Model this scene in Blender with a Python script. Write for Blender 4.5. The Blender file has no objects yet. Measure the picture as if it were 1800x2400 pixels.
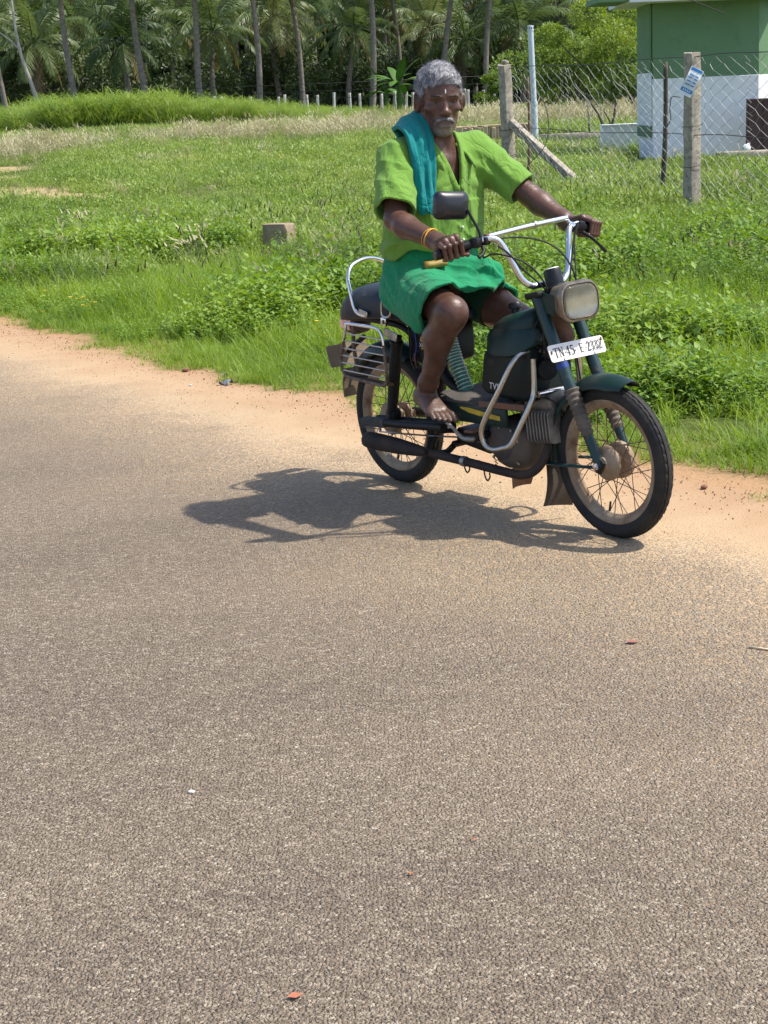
import bpy, bmesh, math, random
import numpy as np
from mathutils import Vector, Matrix

random.seed(7); RNG = np.random.default_rng(7)
SC = bpy.context.scene
COL = SC.collection
R = math.radians

# ------------------------------------------------------------------ camera
PF, CAMH, PITCH, ROLL = 3927.0, 1.504, 0.2431, -0.0433      # focal length in photo pixels (1800 x 2400)
_fw = np.array([0, math.cos(PITCH), -math.sin(PITCH)]); _rt = np.array([1., 0, 0]); _up = np.cross(_rt, _fw)
CR = math.cos(ROLL) * _rt + math.sin(ROLL) * _up
CU = -math.sin(ROLL) * _rt + math.cos(ROLL) * _up
CC = np.array([0, 0, CAMH])
cd = bpy.data.cameras.new('camera'); cam = bpy.data.objects.new('camera', cd); COL.objects.link(cam)
cd.sensor_fit = 'VERTICAL'; cd.sensor_height = 24.0; cd.lens = PF / 2400 * 24.0
cd.clip_start = 0.05; cd.clip_end = 3000
m = Matrix.Identity(4)
for i in range(3):
    m[i][0] = CR[i]; m[i][1] = CU[i]; m[i][2] = -_fw[i]; m[i][3] = CC[i]
cam.matrix_world = m
SC.camera = cam

# ------------------------------------------------------------------ light
SUN_EL, SUN_AZ = R(58.8), R(91.0)          # azimuth from +Y towards +X
w = bpy.data.worlds.new('World'); SC.world = w; w.use_nodes = True
nt = w.node_tree; nt.nodes.clear()
sky = nt.nodes.new('ShaderNodeTexSky'); sky.sky_type = 'NISHITA'; sky.sun_disc = False
sky.sun_elevation = SUN_EL; sky.sun_rotation = SUN_AZ; sky.air_density = 0.8; sky.dust_density = 1.6; sky.ozone_density = 1.0
bg = nt.nodes.new('ShaderNodeBackground'); bg.inputs[1].default_value = 0.15
wo = nt.nodes.new('ShaderNodeOutputWorld')
nt.links.new(sky.outputs[0], bg.inputs[0]); nt.links.new(bg.outputs[0], wo.inputs[0])
sd = bpy.data.lights.new('sun', 'SUN'); sun = bpy.data.objects.new('sun', sd); COL.objects.link(sun)
sd.energy = 3.6; sd.angle = R(1.1); sd.color = (1.0, 0.94, 0.85)
S_DIR = Vector((math.cos(SUN_EL) * math.sin(SUN_AZ), math.cos(SUN_EL) * math.cos(SUN_AZ), math.sin(SUN_EL)))
sun.rotation_euler = S_DIR.to_track_quat('Z', 'Y').to_euler(); sun.location = S_DIR * 50
SC.view_settings.view_transform = 'Standard'; SC.view_settings.look = 'None'
SC.view_settings.exposure = 0.80; SC.view_settings.gamma = 1.0
SC.view_settings.use_curve_mapping = False
SC.cycles.max_bounces = 6; SC.cycles.diffuse_bounces = 3; SC.cycles.glossy_bounces = 3; SC.cycles.transmission_bounces = 5

# ------------------------------------------------------------------ pixel -> place helpers
def ray(x, y): return _fw + (x - 900) / PF * CR - (y - 1200) / PF * CU
def G(x, y, z=0.0):
    d = ray(x, y); return CC + d * ((z - CAMH) / d[2])
def DP(x, y, Y):
    d = ray(x, y); return CC + d * (Y / d[1])
# the ride's own frame: x forward, y to the rider's left, z up, origin under the rear axle
PSI, LEAN = 0.6224, 0.0382
BO = np.array([0.0843, 6.5585, 0.0])
HD = np.array([math.sin(PSI), -math.cos(PSI), 0]); _lf = np.array([math.cos(PSI), math.sin(PSI), 0]); _zz = np.array([0, 0, 1.])
LF = math.cos(LEAN) * _lf + math.sin(LEAN) * _zz; UPV = math.cos(LEAN) * _zz - math.sin(LEAN) * _lf
BIKE = Matrix.Identity(4)
for i in range(3):
    BIKE[i][0] = HD[i]; BIKE[i][1] = LF[i]; BIKE[i][2] = UPV[i]; BIKE[i][3] = BO[i]
# road edge: d > 0 on the road side, d < 0 in the field
EA = np.array([-2.75, 12.28]); EU = np.array([.559, -.829]); EN = np.array([-.829, -.559])
def edge_d(x, y): return (x - EA[0]) * EN[0] + (y - EA[1]) * EN[1]
def sstep(a, b, x):
    t = np.clip((np.asarray(x, float) - a) / (b - a), 0, 1); return t * t * (3 - 2 * t)
def ground_z(x, y):
    x = np.asarray(x, float); y = np.asarray(y, float)
    d = edge_d(x, y)
    z = 0.55 * sstep(24, 82, y)
    bump = .035 * np.sin(x * .9 + 1.3 * np.sin(y * .31)) * np.sin(y * .7 + .5) + .02 * np.sin(x * 2.3 + y * 1.7)
    return z + bump * sstep(.4, 2.5, -d)

# ------------------------------------------------------------------ scene-object helpers
def tag(o, label=None, cat=None, group=None, kind=None):
    if label: o['label'] = label
    if cat: o['category'] = cat
    if group: o['group'] = group
    if kind: o['kind'] = kind
    return o
ORD = ['first', 'second', 'third', 'fourth', 'fifth', 'sixth', 'seventh', 'eighth', 'ninth', 'tenth', 'eleventh', 'twelfth', 'thirteenth', 'fourteenth', 'fifteenth', 'sixteenth', 'seventeenth', 'eighteenth', 'nineteenth', 'twentieth', 'twenty-first', 'twenty-second', 'twenty-third', 'twenty-fourth', 'twenty-fifth', 'twenty-sixth', 'twenty-seventh', 'twenty-eighth', 'twenty-ninth', 'thirtieth']
def ob(name, me, mat=None, parent=None, link=True):
    o = bpy.data.objects.new(name, me)
    if link: COL.objects.link(o)
    if me is not None and mat is not None and len(me.materials) == 0:
        for mm in (mat if isinstance(mat, (list, tuple)) else [mat]): me.materials.append(mm)
    if parent is not None: o.parent = parent
    return o
def empty(name, loc=(0, 0, 0), rz=0.0):
    o = bpy.data.objects.new(name, None); COL.objects.link(o)
    o.location = loc; o.rotation_euler = (0, 0, rz); o.empty_display_size = .1
    return o
def mesh(V, Fc, smooth=True, mi=None):
    me = bpy.data.meshes.new('mesh')
    V = np.asarray(V, dtype=np.float32).reshape(-1, 3)
    if isinstance(Fc, np.ndarray) and Fc.ndim == 2:
        k = Fc.shape[1]; nf = len(Fc)
        me.vertices.add(len(V)); me.vertices.foreach_set('co', V.ravel())
        me.loops.add(nf * k); me.loops.foreach_set('vertex_index', Fc.astype(np.int32).ravel())
        me.polygons.add(nf); me.polygons.foreach_set('loop_start', np.arange(0, nf * k, k, dtype=np.int32))
        me.polygons.foreach_set('loop_total', np.full(nf, k, dtype=np.int32))
        me.update(calc_edges=True)
    else:
        me.from_pydata([tuple(map(float, v)) for v in V], [], [tuple(int(i) for i in f) for f in Fc])
    if mi is not None: me.polygons.foreach_set('material_index', np.asarray(mi, dtype=np.int32))
    me.polygons.foreach_set('use_smooth', np.full(len(me.polygons), bool(smooth)))
    me.update(); return me
class MB:
    """collects pieces of ONE part"""
    def __init__(s): s.V = []; s.F = []; s.M = []; s.n = 0
    def add(s, V, Fc, mi=0):
        V = np.asarray(V, float).reshape(-1, 3); s.V.append(V)
        for f in Fc: s.F.append(tuple(int(i) + s.n for i in f)); s.M.append(mi)
        s.n += len(V); return s
    def build(s, name, mat, parent=None, smooth=True, link=True, sharp=None):
        me = mesh(np.concatenate(s.V), s.F, smooth, s.M)
        if sharp:
            me.set_sharp_from_angle(angle=R(sharp))
        return ob(name, me, mat, parent, link)
def catmull(P, n=8, closed=False):
    P = np.asarray(P, float); out = []
    N = len(P)
    for i in range(N if closed else N - 1):
        if closed: a, b, c, d = P[i - 1], P[i], P[(i + 1) % N], P[(i + 2) % N]
        else:
            b, c = P[i], P[i + 1]
            a = P[i - 1] if i > 0 else 2 * b - c
            d = P[i + 2] if i + 2 < N else 2 * c - b
        for k in range(n):
            t = k / n
            out.append(.5 * ((2 * b) + (c - a) * t + (2 * a - 5 * b + 4 * c - d) * t * t + (3 * b - a - 3 * c + d) * t ** 3))
    if not closed: out.append(P[-1])
    return np.array(out)
def frames(P, closed=False, up=None):
    P = np.asarray(P, float); N = len(P)
    if closed: T = np.roll(P, -1, 0) - np.roll(P, 1, 0)
    else: T = np.gradient(P, axis=0)
    T /= np.linalg.norm(T, axis=1)[:, None] + 1e-12
    if up is None:
        up = np.array([0, 0, 1.]) if abs(T[0][2]) < .9 else np.array([1., 0, 0])
    A = np.cross(up, T[0]); A /= np.linalg.norm(A)
    As, Bs = [], []
    for t in T:
        A = A - t * (A @ t); A /= np.linalg.norm(A) + 1e-12
        As.append(A); Bs.append(np.cross(t, A))
    return T, np.array(As), np.array(Bs)
def tube(P, r, n=10, closed=False, cap=True, sq=None, up=None):
    """tube along P; r scalar or list; sq=(a,b) flattens the section"""
    P = np.asarray(P, float); N = len(P)
    T, A, B = frames(P, closed, up)
    rr = np.broadcast_to(np.asarray(r, float), (N,)) if np.ndim(r) < 2 else None
    th = np.arange(n) * 2 * np.pi / n
    a, b = sq if sq else (1, 1)
    V = []
    for i in range(N):
        V.append(P[i] + rr[i] * (a * np.cos(th)[:, None] * A[i] + b * np.sin(th)[:, None] * B[i]))
    V = np.concatenate(V); Fc = []
    for i in range(N if closed else N - 1):
        j = (i + 1) % N
        for k in range(n):
            k2 = (k + 1) % n; Fc.append((i * n + k, i * n + k2, j * n + k2, j * n + k))
    if cap and not closed:
        Fc.append(tuple(range(n - 1, -1, -1))); Fc.append(tuple((N - 1) * n + k for k in range(n)))
    return V, Fc
def rings(RS, cap=True, closed=False):
    """loft through equal-length rings"""
    n = len(RS[0]); V = np.concatenate([np.asarray(r, float) for r in RS]); Fc = []; N = len(RS)
    for i in range(N if closed else N - 1):
        j = (i + 1) % N
        for k in range(n):
            k2 = (k + 1) % n; Fc.append((i * n + k, i * n + k2, j * n + k2, j * n + k))
    if cap and not closed:
        Fc.append(tuple(range(n - 1, -1, -1))); Fc.append(tuple((N - 1) * n + k for k in range(n)))
    return V, Fc
def lathe(prof, c, ax, n=32, closed=False):
    """prof: list of (radius, along-axis)"""
    ax = np.asarray(ax, float); ax /= np.linalg.norm(ax)
    u = np.cross(ax, [0, 0, 1.]) if abs(ax[2]) < .9 else np.cross(ax, [1., 0, 0]); u /= np.linalg.norm(u); v = np.cross(ax, u)
    th = np.arange(n) * 2 * np.pi / n; c = np.asarray(c, float)
    RS = [c + ax * h + r * (np.cos(th)[:, None] * u + np.sin(th)[:, None] * v) for r, h in prof]
    return rings(RS, cap=not closed, closed=closed)
def box(c, s, rot=None, bev=0.0, seg=1):
    bm = bmesh.new(); bmesh.ops.create_cube(bm, size=1.0)
    for v in bm.verts: v.co = Vector((v.co.x * s[0], v.co.y * s[1], v.co.z * s[2]))
    if bev > 0: bmesh.ops.bevel(bm, geom=list(bm.edges), offset=bev, segments=seg, profile=.5, affect='EDGES')
    V = np.array([v.co[:] for v in bm.verts]); bm.verts.index_update()
    Fc = [tuple(v.index for v in f.verts) for f in bm.faces]; bm.free()
    if rot is not None: V = V @ np.asarray(rot, float).T
    return V + np.asarray(c, float), Fc
def rotm(ax, a):
    return np.array(Matrix.Rotation(a, 3, ax))
def rrect(w, h, r, n=5):
    """rounded rectangle outline, 2-D"""
    pts = []
    for cx, cy, a0 in ((w / 2 - r, h / 2 - r, 0), (-w / 2 + r, h / 2 - r, 90), (-w / 2 + r, -h / 2 + r, 180), (w / 2 - r, -h / 2 + r, 270)):
        for k in range(n + 1):
            a = R(a0 + 90 * k / n); pts.append((cx + r * math.cos(a), cy + r * math.sin(a)))
    return np.array(pts)

# ------------------------------------------------------------------ materials
def nn(t, ty, **kw):
    x = t.nodes.new(ty)
    for k, v in kw.items(): setattr(x, k, v)
    return x
def setin(node, **kw):
    for k, v in kw.items():
        node.inputs[k.replace('_', ' ')].default_value = v
def mixc(t, fac, a, b, mode='MIX'):
    x = t.nodes.new('ShaderNodeMix'); x.data_type = 'RGBA'; x.blend_type = mode
    for i, v in ((0, fac), (6, a), (7, b)):
        if hasattr(v, 'is_linked'): t.links.new(v, x.inputs[i])
        elif i == 0: x.inputs[0].default_value = v
        else: x.inputs[i].default_value = (*v[:3], 1)
    return x.outputs[2]
def ramp(t, fac, stops):
    x = t.nodes.new('ShaderNodeValToRGB'); cr = x.color_ramp
    while len(cr.elements) < len(stops): cr.elements.new(.5)
    for e, (p, c) in zip(cr.elements, stops):
        e.position = p; e.color = (*c, 1) if len(c) == 3 else c
    t.links.new(fac, x.inputs[0]); return x.outputs[0]
def framp(t, fac, a, b):
    return ramp(t, fac, [(a, (0, 0, 0)), (b, (1, 1, 1))] if a < b else [(b, (1, 1, 1)), (a, (0, 0, 0))])
def noise(t, co, scale, detail=4, rough=.55, dist=0):
    x = t.nodes.new('ShaderNodeTexNoise'); t.links.new(co, x.inputs['Vector'])
    setin(x, Scale=scale, Detail=detail, Roughness=rough, Distortion=dist); return x.outputs['Fac']
def math_(t, op, a, b=None, clamp=False):
    x = t.nodes.new('ShaderNodeMath'); x.operation = op; x.use_clamp = clamp
    for i, v in ((0, a), (1, b)):
        if v is None: continue
        if hasattr(v, 'is_linked'): t.links.new(v, x.inputs[i])
        else: x.inputs[i].default_value = v
    return x.outputs[0]
def bumpn(t, h, strength, dist):
    x = t.nodes.new('ShaderNodeBump'); t.links.new(h, x.inputs['Height']); setin(x, Strength=strength, Distance=dist); return x.outputs[0]
def newmat(name):
    mt = bpy.data.materials.new(name); mt.use_nodes = True; t = mt.node_tree
    return mt, t, t.nodes['Principled BSDF'], nn(t, 'ShaderNodeTexCoord').outputs['Object']
def mat(name, c1, c2=None, scale=12, lo=.35, hi=.65, rough=.5, metal=0.0, bump=0.0, bscale=60, dirt=None, dscale=9, dlo=.5, dhi=.62,
        drough=.85, coat=0, spec=.5, sheen=0, detail=5):
    mt, t, b, co = newmat(name)
    col = None
    if c2 is not None: col = mixc(t, framp(t, noise(t, co, scale, detail), lo, hi), c1, c2)
    if dirt is not None:
        df = framp(t, noise(t, co, dscale, 7, .65), dlo, dhi)
        col = mixc(t, df, col if col is not None else c1, dirt)
        rr = mixc(t, df, (rough,) * 3, (drough,) * 3); t.links.new(rr, b.inputs['Roughness'])
        if metal: t.links.new(mixc(t, df, (metal,) * 3, (0, 0, 0)), b.inputs['Metallic'])
    else:
        b.inputs['Roughness'].default_value = rough; b.inputs['Metallic'].default_value = metal
    if col is not None: t.links.new(col, b.inputs['Base Color'])
    else: b.inputs['Base Color'].default_value = (*c1, 1)
    b.inputs['Specular IOR Level'].default_value = spec
    if coat: b.inputs['Coat Weight'].default_value = coat
    if sheen: b.inputs['Sheen Weight'].default_value = sheen
    if bump: t.links.new(bumpn(t, noise(t, co, bscale, 6), bump, .004), b.inputs['Normal'])
    return mt
def leafmat(name, stops, trans=.35, patch=.6, rough=.55, tint=None):
    """leaf: colour differs per plant and in drifts over the field; light passes through"""
    mt = bpy.data.materials.new(name); mt.use_nodes = True; t = mt.node_tree; t.nodes.clear()
    out = nn(t, 'ShaderNodeOutputMaterial'); geo = nn(t, 'ShaderNodeNewGeometry'); oi = nn(t, 'ShaderNodeObjectInfo')
    n1 = noise(t, geo.outputs['Position'], patch, 3)
    n2 = noise(t, geo.outputs['Position'], 9.0, 2)
    f = math_(t, 'ADD', math_(t, 'MULTIPLY', oi.outputs['Random'], .45), math_(t, 'MULTIPLY', framp(t, n1, .3, .7), .35))
    f = math_(t, 'ADD', f, math_(t, 'MULTIPLY', n2, .2))
    c = ramp(t, f, stops)
    d = nn(t, 'ShaderNodeBsdfPrincipled'); setin(d, Roughness=rough); d.inputs['Specular IOR Level'].default_value = .35
    tr = nn(t, 'ShaderNodeBsdfTranslucent'); mx = nn(t, 'ShaderNodeMixShader'); mx.inputs[0].default_value = trans
    hs = nn(t, 'ShaderNodeHueSaturation'); hs.inputs['Hue'].default_value = .485; hs.inputs['Saturation'].default_value = 1.15; hs.inputs['Value'].default_value = 1.25
    t.links.new(c, hs.inputs['Color']); t.links.new(c, d.inputs['Base Color']); t.links.new(hs.outputs[0], tr.inputs[0])
    t.links.new(d.outputs[0], mx.inputs[1]); t.links.new(tr.outputs[0], mx.inputs[2]); t.links.new(mx.outputs[0], out.inputs[0])
    return mt

def scatter(name, P, rot, scl, idx, protos, label, cat):
    """one countless thing (grass, weeds): clump meshes set out by geometry nodes"""
    me = bpy.data.meshes.new(name); me.vertices.add(len(P)); me.vertices.foreach_set('co', np.asarray(P, np.float32).ravel())
    for nm, ty, fld, arr in (('rot', 'FLOAT_VECTOR', 'vector', rot), ('scl', 'FLOAT_VECTOR', 'vector', scl), ('pick', 'INT', 'value', idx)):
        a = me.attributes.new(nm, ty, 'POINT'); a.data.foreach_set(fld, np.asarray(arr, np.int32 if ty == 'INT' else np.float32).ravel())
    o = ob(name, me)
    c = bpy.data.collections.new(name + '_clumps')
    for p in protos: c.objects.link(p)
    ng = bpy.data.node_groups.new(name + '_nodes', 'GeometryNodeTree')
    ng.interface.new_socket('Geometry', in_out='INPUT', socket_type='NodeSocketGeometry')
    ng.interface.new_socket('Geometry', in_out='OUTPUT', socket_type='NodeSocketGeometry')
    gi = ng.nodes.new('NodeGroupInput'); go = ng.nodes.new('NodeGroupOutput')
    ip = ng.nodes.new('GeometryNodeInstanceOnPoints'); ci = ng.nodes.new('GeometryNodeCollectionInfo')
    ci.inputs[0].default_value = c; ci.inputs[1].default_value = True; ci.inputs[2].default_value = True
    def attr(nm, ty):
        x = ng.nodes.new('GeometryNodeInputNamedAttribute'); x.data_type = ty; x.inputs[0].default_value = nm
        return x.outputs[0]
    ng.links.new(gi.outputs[0], ip.inputs['Points']); ng.links.new(ci.outputs[0], ip.inputs['Instance'])
    ip.inputs['Pick Instance'].default_value = True
    ng.links.new(attr('pick', 'INT'), ip.inputs['Instance Index'])
    er = ng.nodes.new('FunctionNodeEulerToRotation'); ng.links.new(attr('rot', 'FLOAT_VECTOR'), er.inputs[0]); ng.links.new(er.outputs[0], ip.inputs['Rotation'])
    ng.links.new(attr('scl', 'FLOAT_VECTOR'), ip.inputs['Scale'])
    ng.links.new(ip.outputs[0], go.inputs[0])
    md = o.modifiers.new('clumps', 'NODES'); md.node_group = ng
    tag(o, label, cat, kind='stuff')
    return o
# ================================================================== ground, road
def d_node(t, co):
    s = nn(t, 'ShaderNodeSeparateXYZ'); t.links.new(co, s.inputs[0])
    a = math_(t, 'MULTIPLY', math_(t, 'SUBTRACT', s.outputs[0], float(EA[0])), float(EN[0]))
    b = math_(t, 'MULTIPLY', math_(t, 'SUBTRACT', s.outputs[1], float(EA[1])), float(EN[1]))
    return math_(t, 'ADD', a, b)
def voro(t, co, scale, feat='F1', rnd=1.0):
    x = nn(t, 'ShaderNodeTexVoronoi'); x.feature = feat; t.links.new(co, x.inputs['Vector']); setin(x, Scale=scale, Randomness=rnd); return x
def sand_nodes(t, co):
    c = ramp(t, noise(t, co, 2.2, 6, .6), [(.3, (.40, .285, .160)), (.5, (.47, .345, .205)), (.7, (.42, .295, .165))])
    dn = math_(t, 'ADD', d_node(t, co), math_(t, 'MULTIPLY', math_(t, 'SUBTRACT', noise(t, co, 3.0, 5), .5), .7))
    c = mixc(t, math_(t, 'MULTIPLY', framp(t, dn, .70, .05), .85), c, (.36, .215, .112))
    grit = framp(t, noise(t, co, 160, 3, .7), .35, .7)
    c = mixc(t, math_(t, 'MULTIPLY', grit, .35), c, (.30, .19, .11))
    v = voro(t, co, 55); sp = ramp(t, v.outputs['Distance'], [(.10, (1, 1, 1)), (.2, (0, 0, 0))])
    pick = ramp(t, v.outputs['Color'], [(.62, (0, 0, 0)), (.66, (1, 1, 1))])
    c = mixc(t, math_(t, 'MULTIPLY', math_(t, 'MULTIPLY', sp, pick), .75), c, (.16, .085, .05))
    return c
def make_road_mat():
    mt, t, b, co = newmat('asphalt')
    d = d_node(t, co)
    v1 = voro(t, co, 128); v2 = voro(t, co, 250); v3 = voro(t, co, 56)
    s1 = nn(t, 'ShaderNodeSeparateColor'); t.links.new(v1.outputs['Color'], s1.inputs[0])
    s2 = nn(t, 'ShaderNodeSeparateColor'); t.links.new(v2.outputs['Color'], s2.inputs[0])
    s3 = nn(t, 'ShaderNodeSeparateColor'); t.links.new(v3.outputs['Color'], s3.inputs[0])
    c = ramp(t, s1.outputs[0], [(0, (.055, .040, .028)), (.20, (.150, .115, .081)), (.55, (.265, .208, .149)), (.82, (.40, .32, .23)), (.94, (.58, .48, .35)), (1, (.82, .71, .54))])
    c2 = ramp(t, s2.outputs[1], [(0, (.048, .036, .026)), (.42, (.21, .163, .117)), (.85, (.40, .32, .23)), (1, (.74, .63, .47))])
    c = mixc(t, .38, c, c2)
    # bigger pale chips and the odd dark hole
    chip = math_(t, 'MULTIPLY', framp(t, s3.outputs[2], .93, .95), ramp(t, v3.outputs['Distance'], [(.18, (1, 1, 1)), (.34, (0, 0, 0))]))
    c = mixc(t, math_(t, 'MULTIPLY', chip, .6), c, (.50, .45, .36))
    gap = framp(t, noise(t, co, 85, 3, .75), .44, .34)
    c = mixc(t, math_(t, 'MULTIPLY', gap, .70), c, (.030, .023, .018))
    # worn, oily and dusty drifts along the lane
    mp = nn(t, 'ShaderNodeMapping'); mp.inputs['Rotation'].default_value = (0, 0, R(56)); mp.inputs['Scale'].default_value = (.55, 1.7, 1)
    t.links.new(co, mp.inputs[0])
    drift = noise(t, mp.outputs[0], .9, 5, .6)
    c = mixc(t, framp(t, drift, .35, .7), mixc(t, .28, c, (.155, .118, .088)), mixc(t, .26, c, (.42, .32, .205)))
    # blown sand towards the verge
    wob = math_(t, 'ADD', d, math_(t, 'MULTIPLY', math_(t, 'SUBTRACT', noise(t, co, 1.1, 5, .6), .5), 1.0))
    sf = ramp(t, math_(t, 'MULTIPLY', wob, .25), [(.04, (1, 1, 1)), (.13, (.72, .72, .72)), (.24, (.46, .46, .46)), (.48, (.25, .25, .25)), (.95, (.06, .06, .06))])
    # sand fills the gaps first, the stone tops stay bare longest
    hold = math_(t, 'ADD', math_(t, 'MULTIPLY', s1.outputs[0], .5), math_(t, 'MULTIPLY', noise(t, co, 60, 3), .5))
    k = nn(t, 'ShaderNodeMapRange'); t.links.new(math_(t, 'SUBTRACT', math_(t, 'MULTIPLY', sf, 1.45), hold), k.inputs[0]); setin(k, From_Min=-.10, From_Max=.42)
    c = mixc(t, k.outputs[0], c, sand_nodes(t, co))
    t.links.new(c, b.inputs['Base Color']); setin(b, Roughness=.82); b.inputs['Specular IOR Level'].default_value = .3
    h = math_(t, 'ADD', math_(t, 'MULTIPLY', v1.outputs['Distance'], -.8), math_(t, 'MULTIPLY', v2.outputs['Distance'], -.4))
    h = math_(t, 'ADD', h, math_(t, 'MULTIPLY', noise(t, co, 95, 4, .7), .9))
    hs = math_(t, 'MULTIPLY', h, math_(t, 'SUBTRACT', 1.15, k.outputs[0]))
    t.links.new(bumpn(t, hs, 1.0, .012), b.inputs['Normal'])
    return mt
def make_field_mat():
    mt, t, b, co = newmat('field_soil')
    d = d_node(t, co)
    f = framp(t, math_(t, 'ADD', math_(t, 'MULTIPLY', d, -.5), math_(t, 'MULTIPLY', noise(t, co, 1.5, 5), .5)), .25, .55)
    soil = ramp(t, noise(t, co, .8, 6), [(.3, (.055, .075, .022)), (.55, (.085, .10, .03)), (.75, (.14, .12, .055))])
    for (px_, py_, rr_) in ((60, 452, 1.1), (130, 462, .9), (15, 425, .8), (30, 408, .7), (200, 466, .6)):
        g_ = G(px_, py_); vs = nn(t, 'ShaderNodeVectorMath'); vs.operation = 'DISTANCE'; mq = nn(t, 'ShaderNodeMapping'); mq.inputs['Scale'].default_value = (.6, .42, 0); t.links.new(co, mq.inputs[0]); t.links.new(mq.outputs[0], vs.inputs[0]); vs.inputs[1].default_value = (g_[0] * .6, (g_[1] - .8) * .42, 0)
        bf = framp(t, math_(t, 'MULTIPLY', math_(t, 'ADD', vs.outputs['Value'], math_(t, 'MULTIPLY', noise(t, co, 1.4, 5), .6)), .2), (rr_ + .35) * .2, rr_ * .2)
        soil = mixc(t, math_(t, 'MULTIPLY', bf, framp(t, noise(t, co, 5, 5, .7), .25, .5)), soil, (.38, .285, .155))
    c = mixc(t, f, sand_nodes(t, co), soil)
    t.links.new(c, b.inputs['Base Color']); setin(b, Roughness=.95); b.inputs['Specular IOR Level'].default_value = .1
    t.links.new(bumpn(t, noise(t, co, 40, 6), .5, .02), b.inputs['Normal'])
    return mt
def grid_sheet(name, xs, ys, zf, mt):
    X, Y = np.meshgrid(xs, ys); Z = zf(X, Y)
    V = np.stack([X, Y, Z], -1).reshape(-1, 3); nx, ny = len(xs), len(ys)
    i = np.arange((ny - 1) * nx).reshape(ny - 1, nx)[:, :-1].ravel()
    return ob(name, mesh(V, np.stack([i, i + 1, i + nx + 1, i + nx], 1)), mt)
xs = np.concatenate([np.linspace(-900, -60, 12), np.linspace(-50, -8, 30), np.linspace(-7.6, 12, 70), np.linspace(13, 60, 30), np.linspace(80, 900, 12)])
ys = np.concatenate([np.linspace(-300, -20, 8), np.linspace(-15, 3, 10), np.linspace(3.4, 30, 90), np.linspace(30.8, 110, 80), np.linspace(120, 1500, 14)])
tag(grid_sheet('ground', xs, ys, ground_z, make_field_mat()), kind='structure')
# the road: a strip along the lane direction, ragged on the verge side, 4 mm above the soil
L0, L1 = -60, 90
us = np.linspace(L0, L1, 260); RV = []
for u_ in us:
    e0 = -.02 + .06 * math.sin(u_ * 2.1) + .04 * math.sin(u_ * 5.3 + 1)
    for d_ in (e0, .5, 1.2, 2.5, 4.0, 6.2):
        p_ = EA + EU * u_ + EN * d_; RV.append((p_[0], p_[1], .004 if d_ > e0 + .01 else .001))
RF = np.array([(i * 6 + j, (i + 1) * 6 + j, (i + 1) * 6 + j + 1, i * 6 + j + 1) for i in range(len(us) - 1) for j in range(5)])
tag(ob('road', mesh(RV, RF[:, ::-1]), make_road_mat()), kind='structure')
# ================================================================== low plants
def unit(v): return v / (np.linalg.norm(v, axis=-1, keepdims=True) + 1e-9)
def leaf_faces(base, dirv, nrm, ln, wd, fold=.25, droop=.15):
    """N leaves of 4 triangles each"""
    N = len(base); dirv = unit(dirv); side = unit(np.cross(dirv, nrm)); nr = np.cross(side, dirv)
    ln = np.broadcast_to(ln, (N,))[:, None]; wd = np.broadcast_to(wd, (N,))[:, None]
    mid = base + dirv * ln * .5 - nr * wd * fold
    l = base + dirv * ln * .45 + side * wd * .5; r = base + dirv * ln * .45 - side * wd * .5
    tip = base + dirv * ln - nr * ln * droop
    V = np.stack([base, l, mid, r, tip], 1).reshape(-1, 3); o = np.arange(N)[:, None] * 5
    Fc = np.concatenate([o + np.array(f) for f in ((0, 2, 1), (0, 3, 2), (1, 2, 4), (2, 3, 4))])
    return V, Fc
def blade_faces(base, d0, ln, wd, bend, seg=3):
    """N arching grass blades"""
    N = len(base); d0 = unit(d0); ln = np.broadcast_to(ln, (N,)); wd = np.broadcast_to(wd, (N,)); bend = np.broadcast_to(bend, (N,))
    hz = d0.copy(); hz[:, 2] = 0; hz = unit(hz + RNG.normal(0, .05, hz.shape) * [1, 1, 0])
    side = unit(np.cross(d0, [0, 0, 1.]) + 1e-6)
    P = base.copy(); d = d0.copy(); V = []
    for s in range(seg + 1):
        w = wd * (1 - s / seg) ** .7 * .5
        if s == seg: V.append(P[:, None, :])
        else: V.append(np.stack([P - side * w[:, None], P + side * w[:, None]], 1))
        d = unit(d + hz * (bend / seg)[:, None] - np.array([0, 0, 1.]) * (bend / seg * .8)[:, None])
        P = P + d * (ln / seg)[:, None]
    V = np.concatenate(V, 1); k = V.shape[1]; o = np.arange(N)[:, None] * k; fs = []
    for s in range(seg - 1): a = 2 * s; fs += [(a, a + 1, a + 3), (a, a + 3, a + 2)]
    fs.append((2 * seg - 2, 2 * seg - 1, 2 * seg))
    return V.reshape(-1, 3), np.concatenate([o + np.array(f) for f in fs])
def join(parts):
    V = []; Fc = []; M = []; n = 0
    for p in parts:
        v, f = p[0], p[1]; V.append(v); Fc.append(f + n); M.append(np.full(len(f), p[2] if len(p) > 2 else 0)); n += len(v)
    return np.concatenate(V), np.concatenate(Fc), np.concatenate(M)
def proto(name, parts, mats):
    V, Fc, M = join(parts); return ob(name, mesh(V, Fc, True, M), mats, link=False)
def az(N, el_lo, el_hi):
    a = RNG.uniform(0, 2 * np.pi, N); e = np.radians(RNG.uniform(el_lo, el_hi, N))
    return np.stack([np.cos(a) * np.cos(e), np.sin(a) * np.cos(e), np.sin(e)], 1)
UPZ = np.array([0, 0, 1.])
M_weed = leafmat('weed_leaf', [(.1, (.085, .160, .026)), (.4, (.155, .270, .042)), (.65, (.225, .345, .058)), (.95, (.33, .42, .095))], .36)
M_grass = leafmat('grass_blade', [(.1, (.11, .195, .026)), (.45, (.19, .305, .040)), (.75, (.27, .375, .058)), (.95, (.38, .41, .13))], .40)
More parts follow.
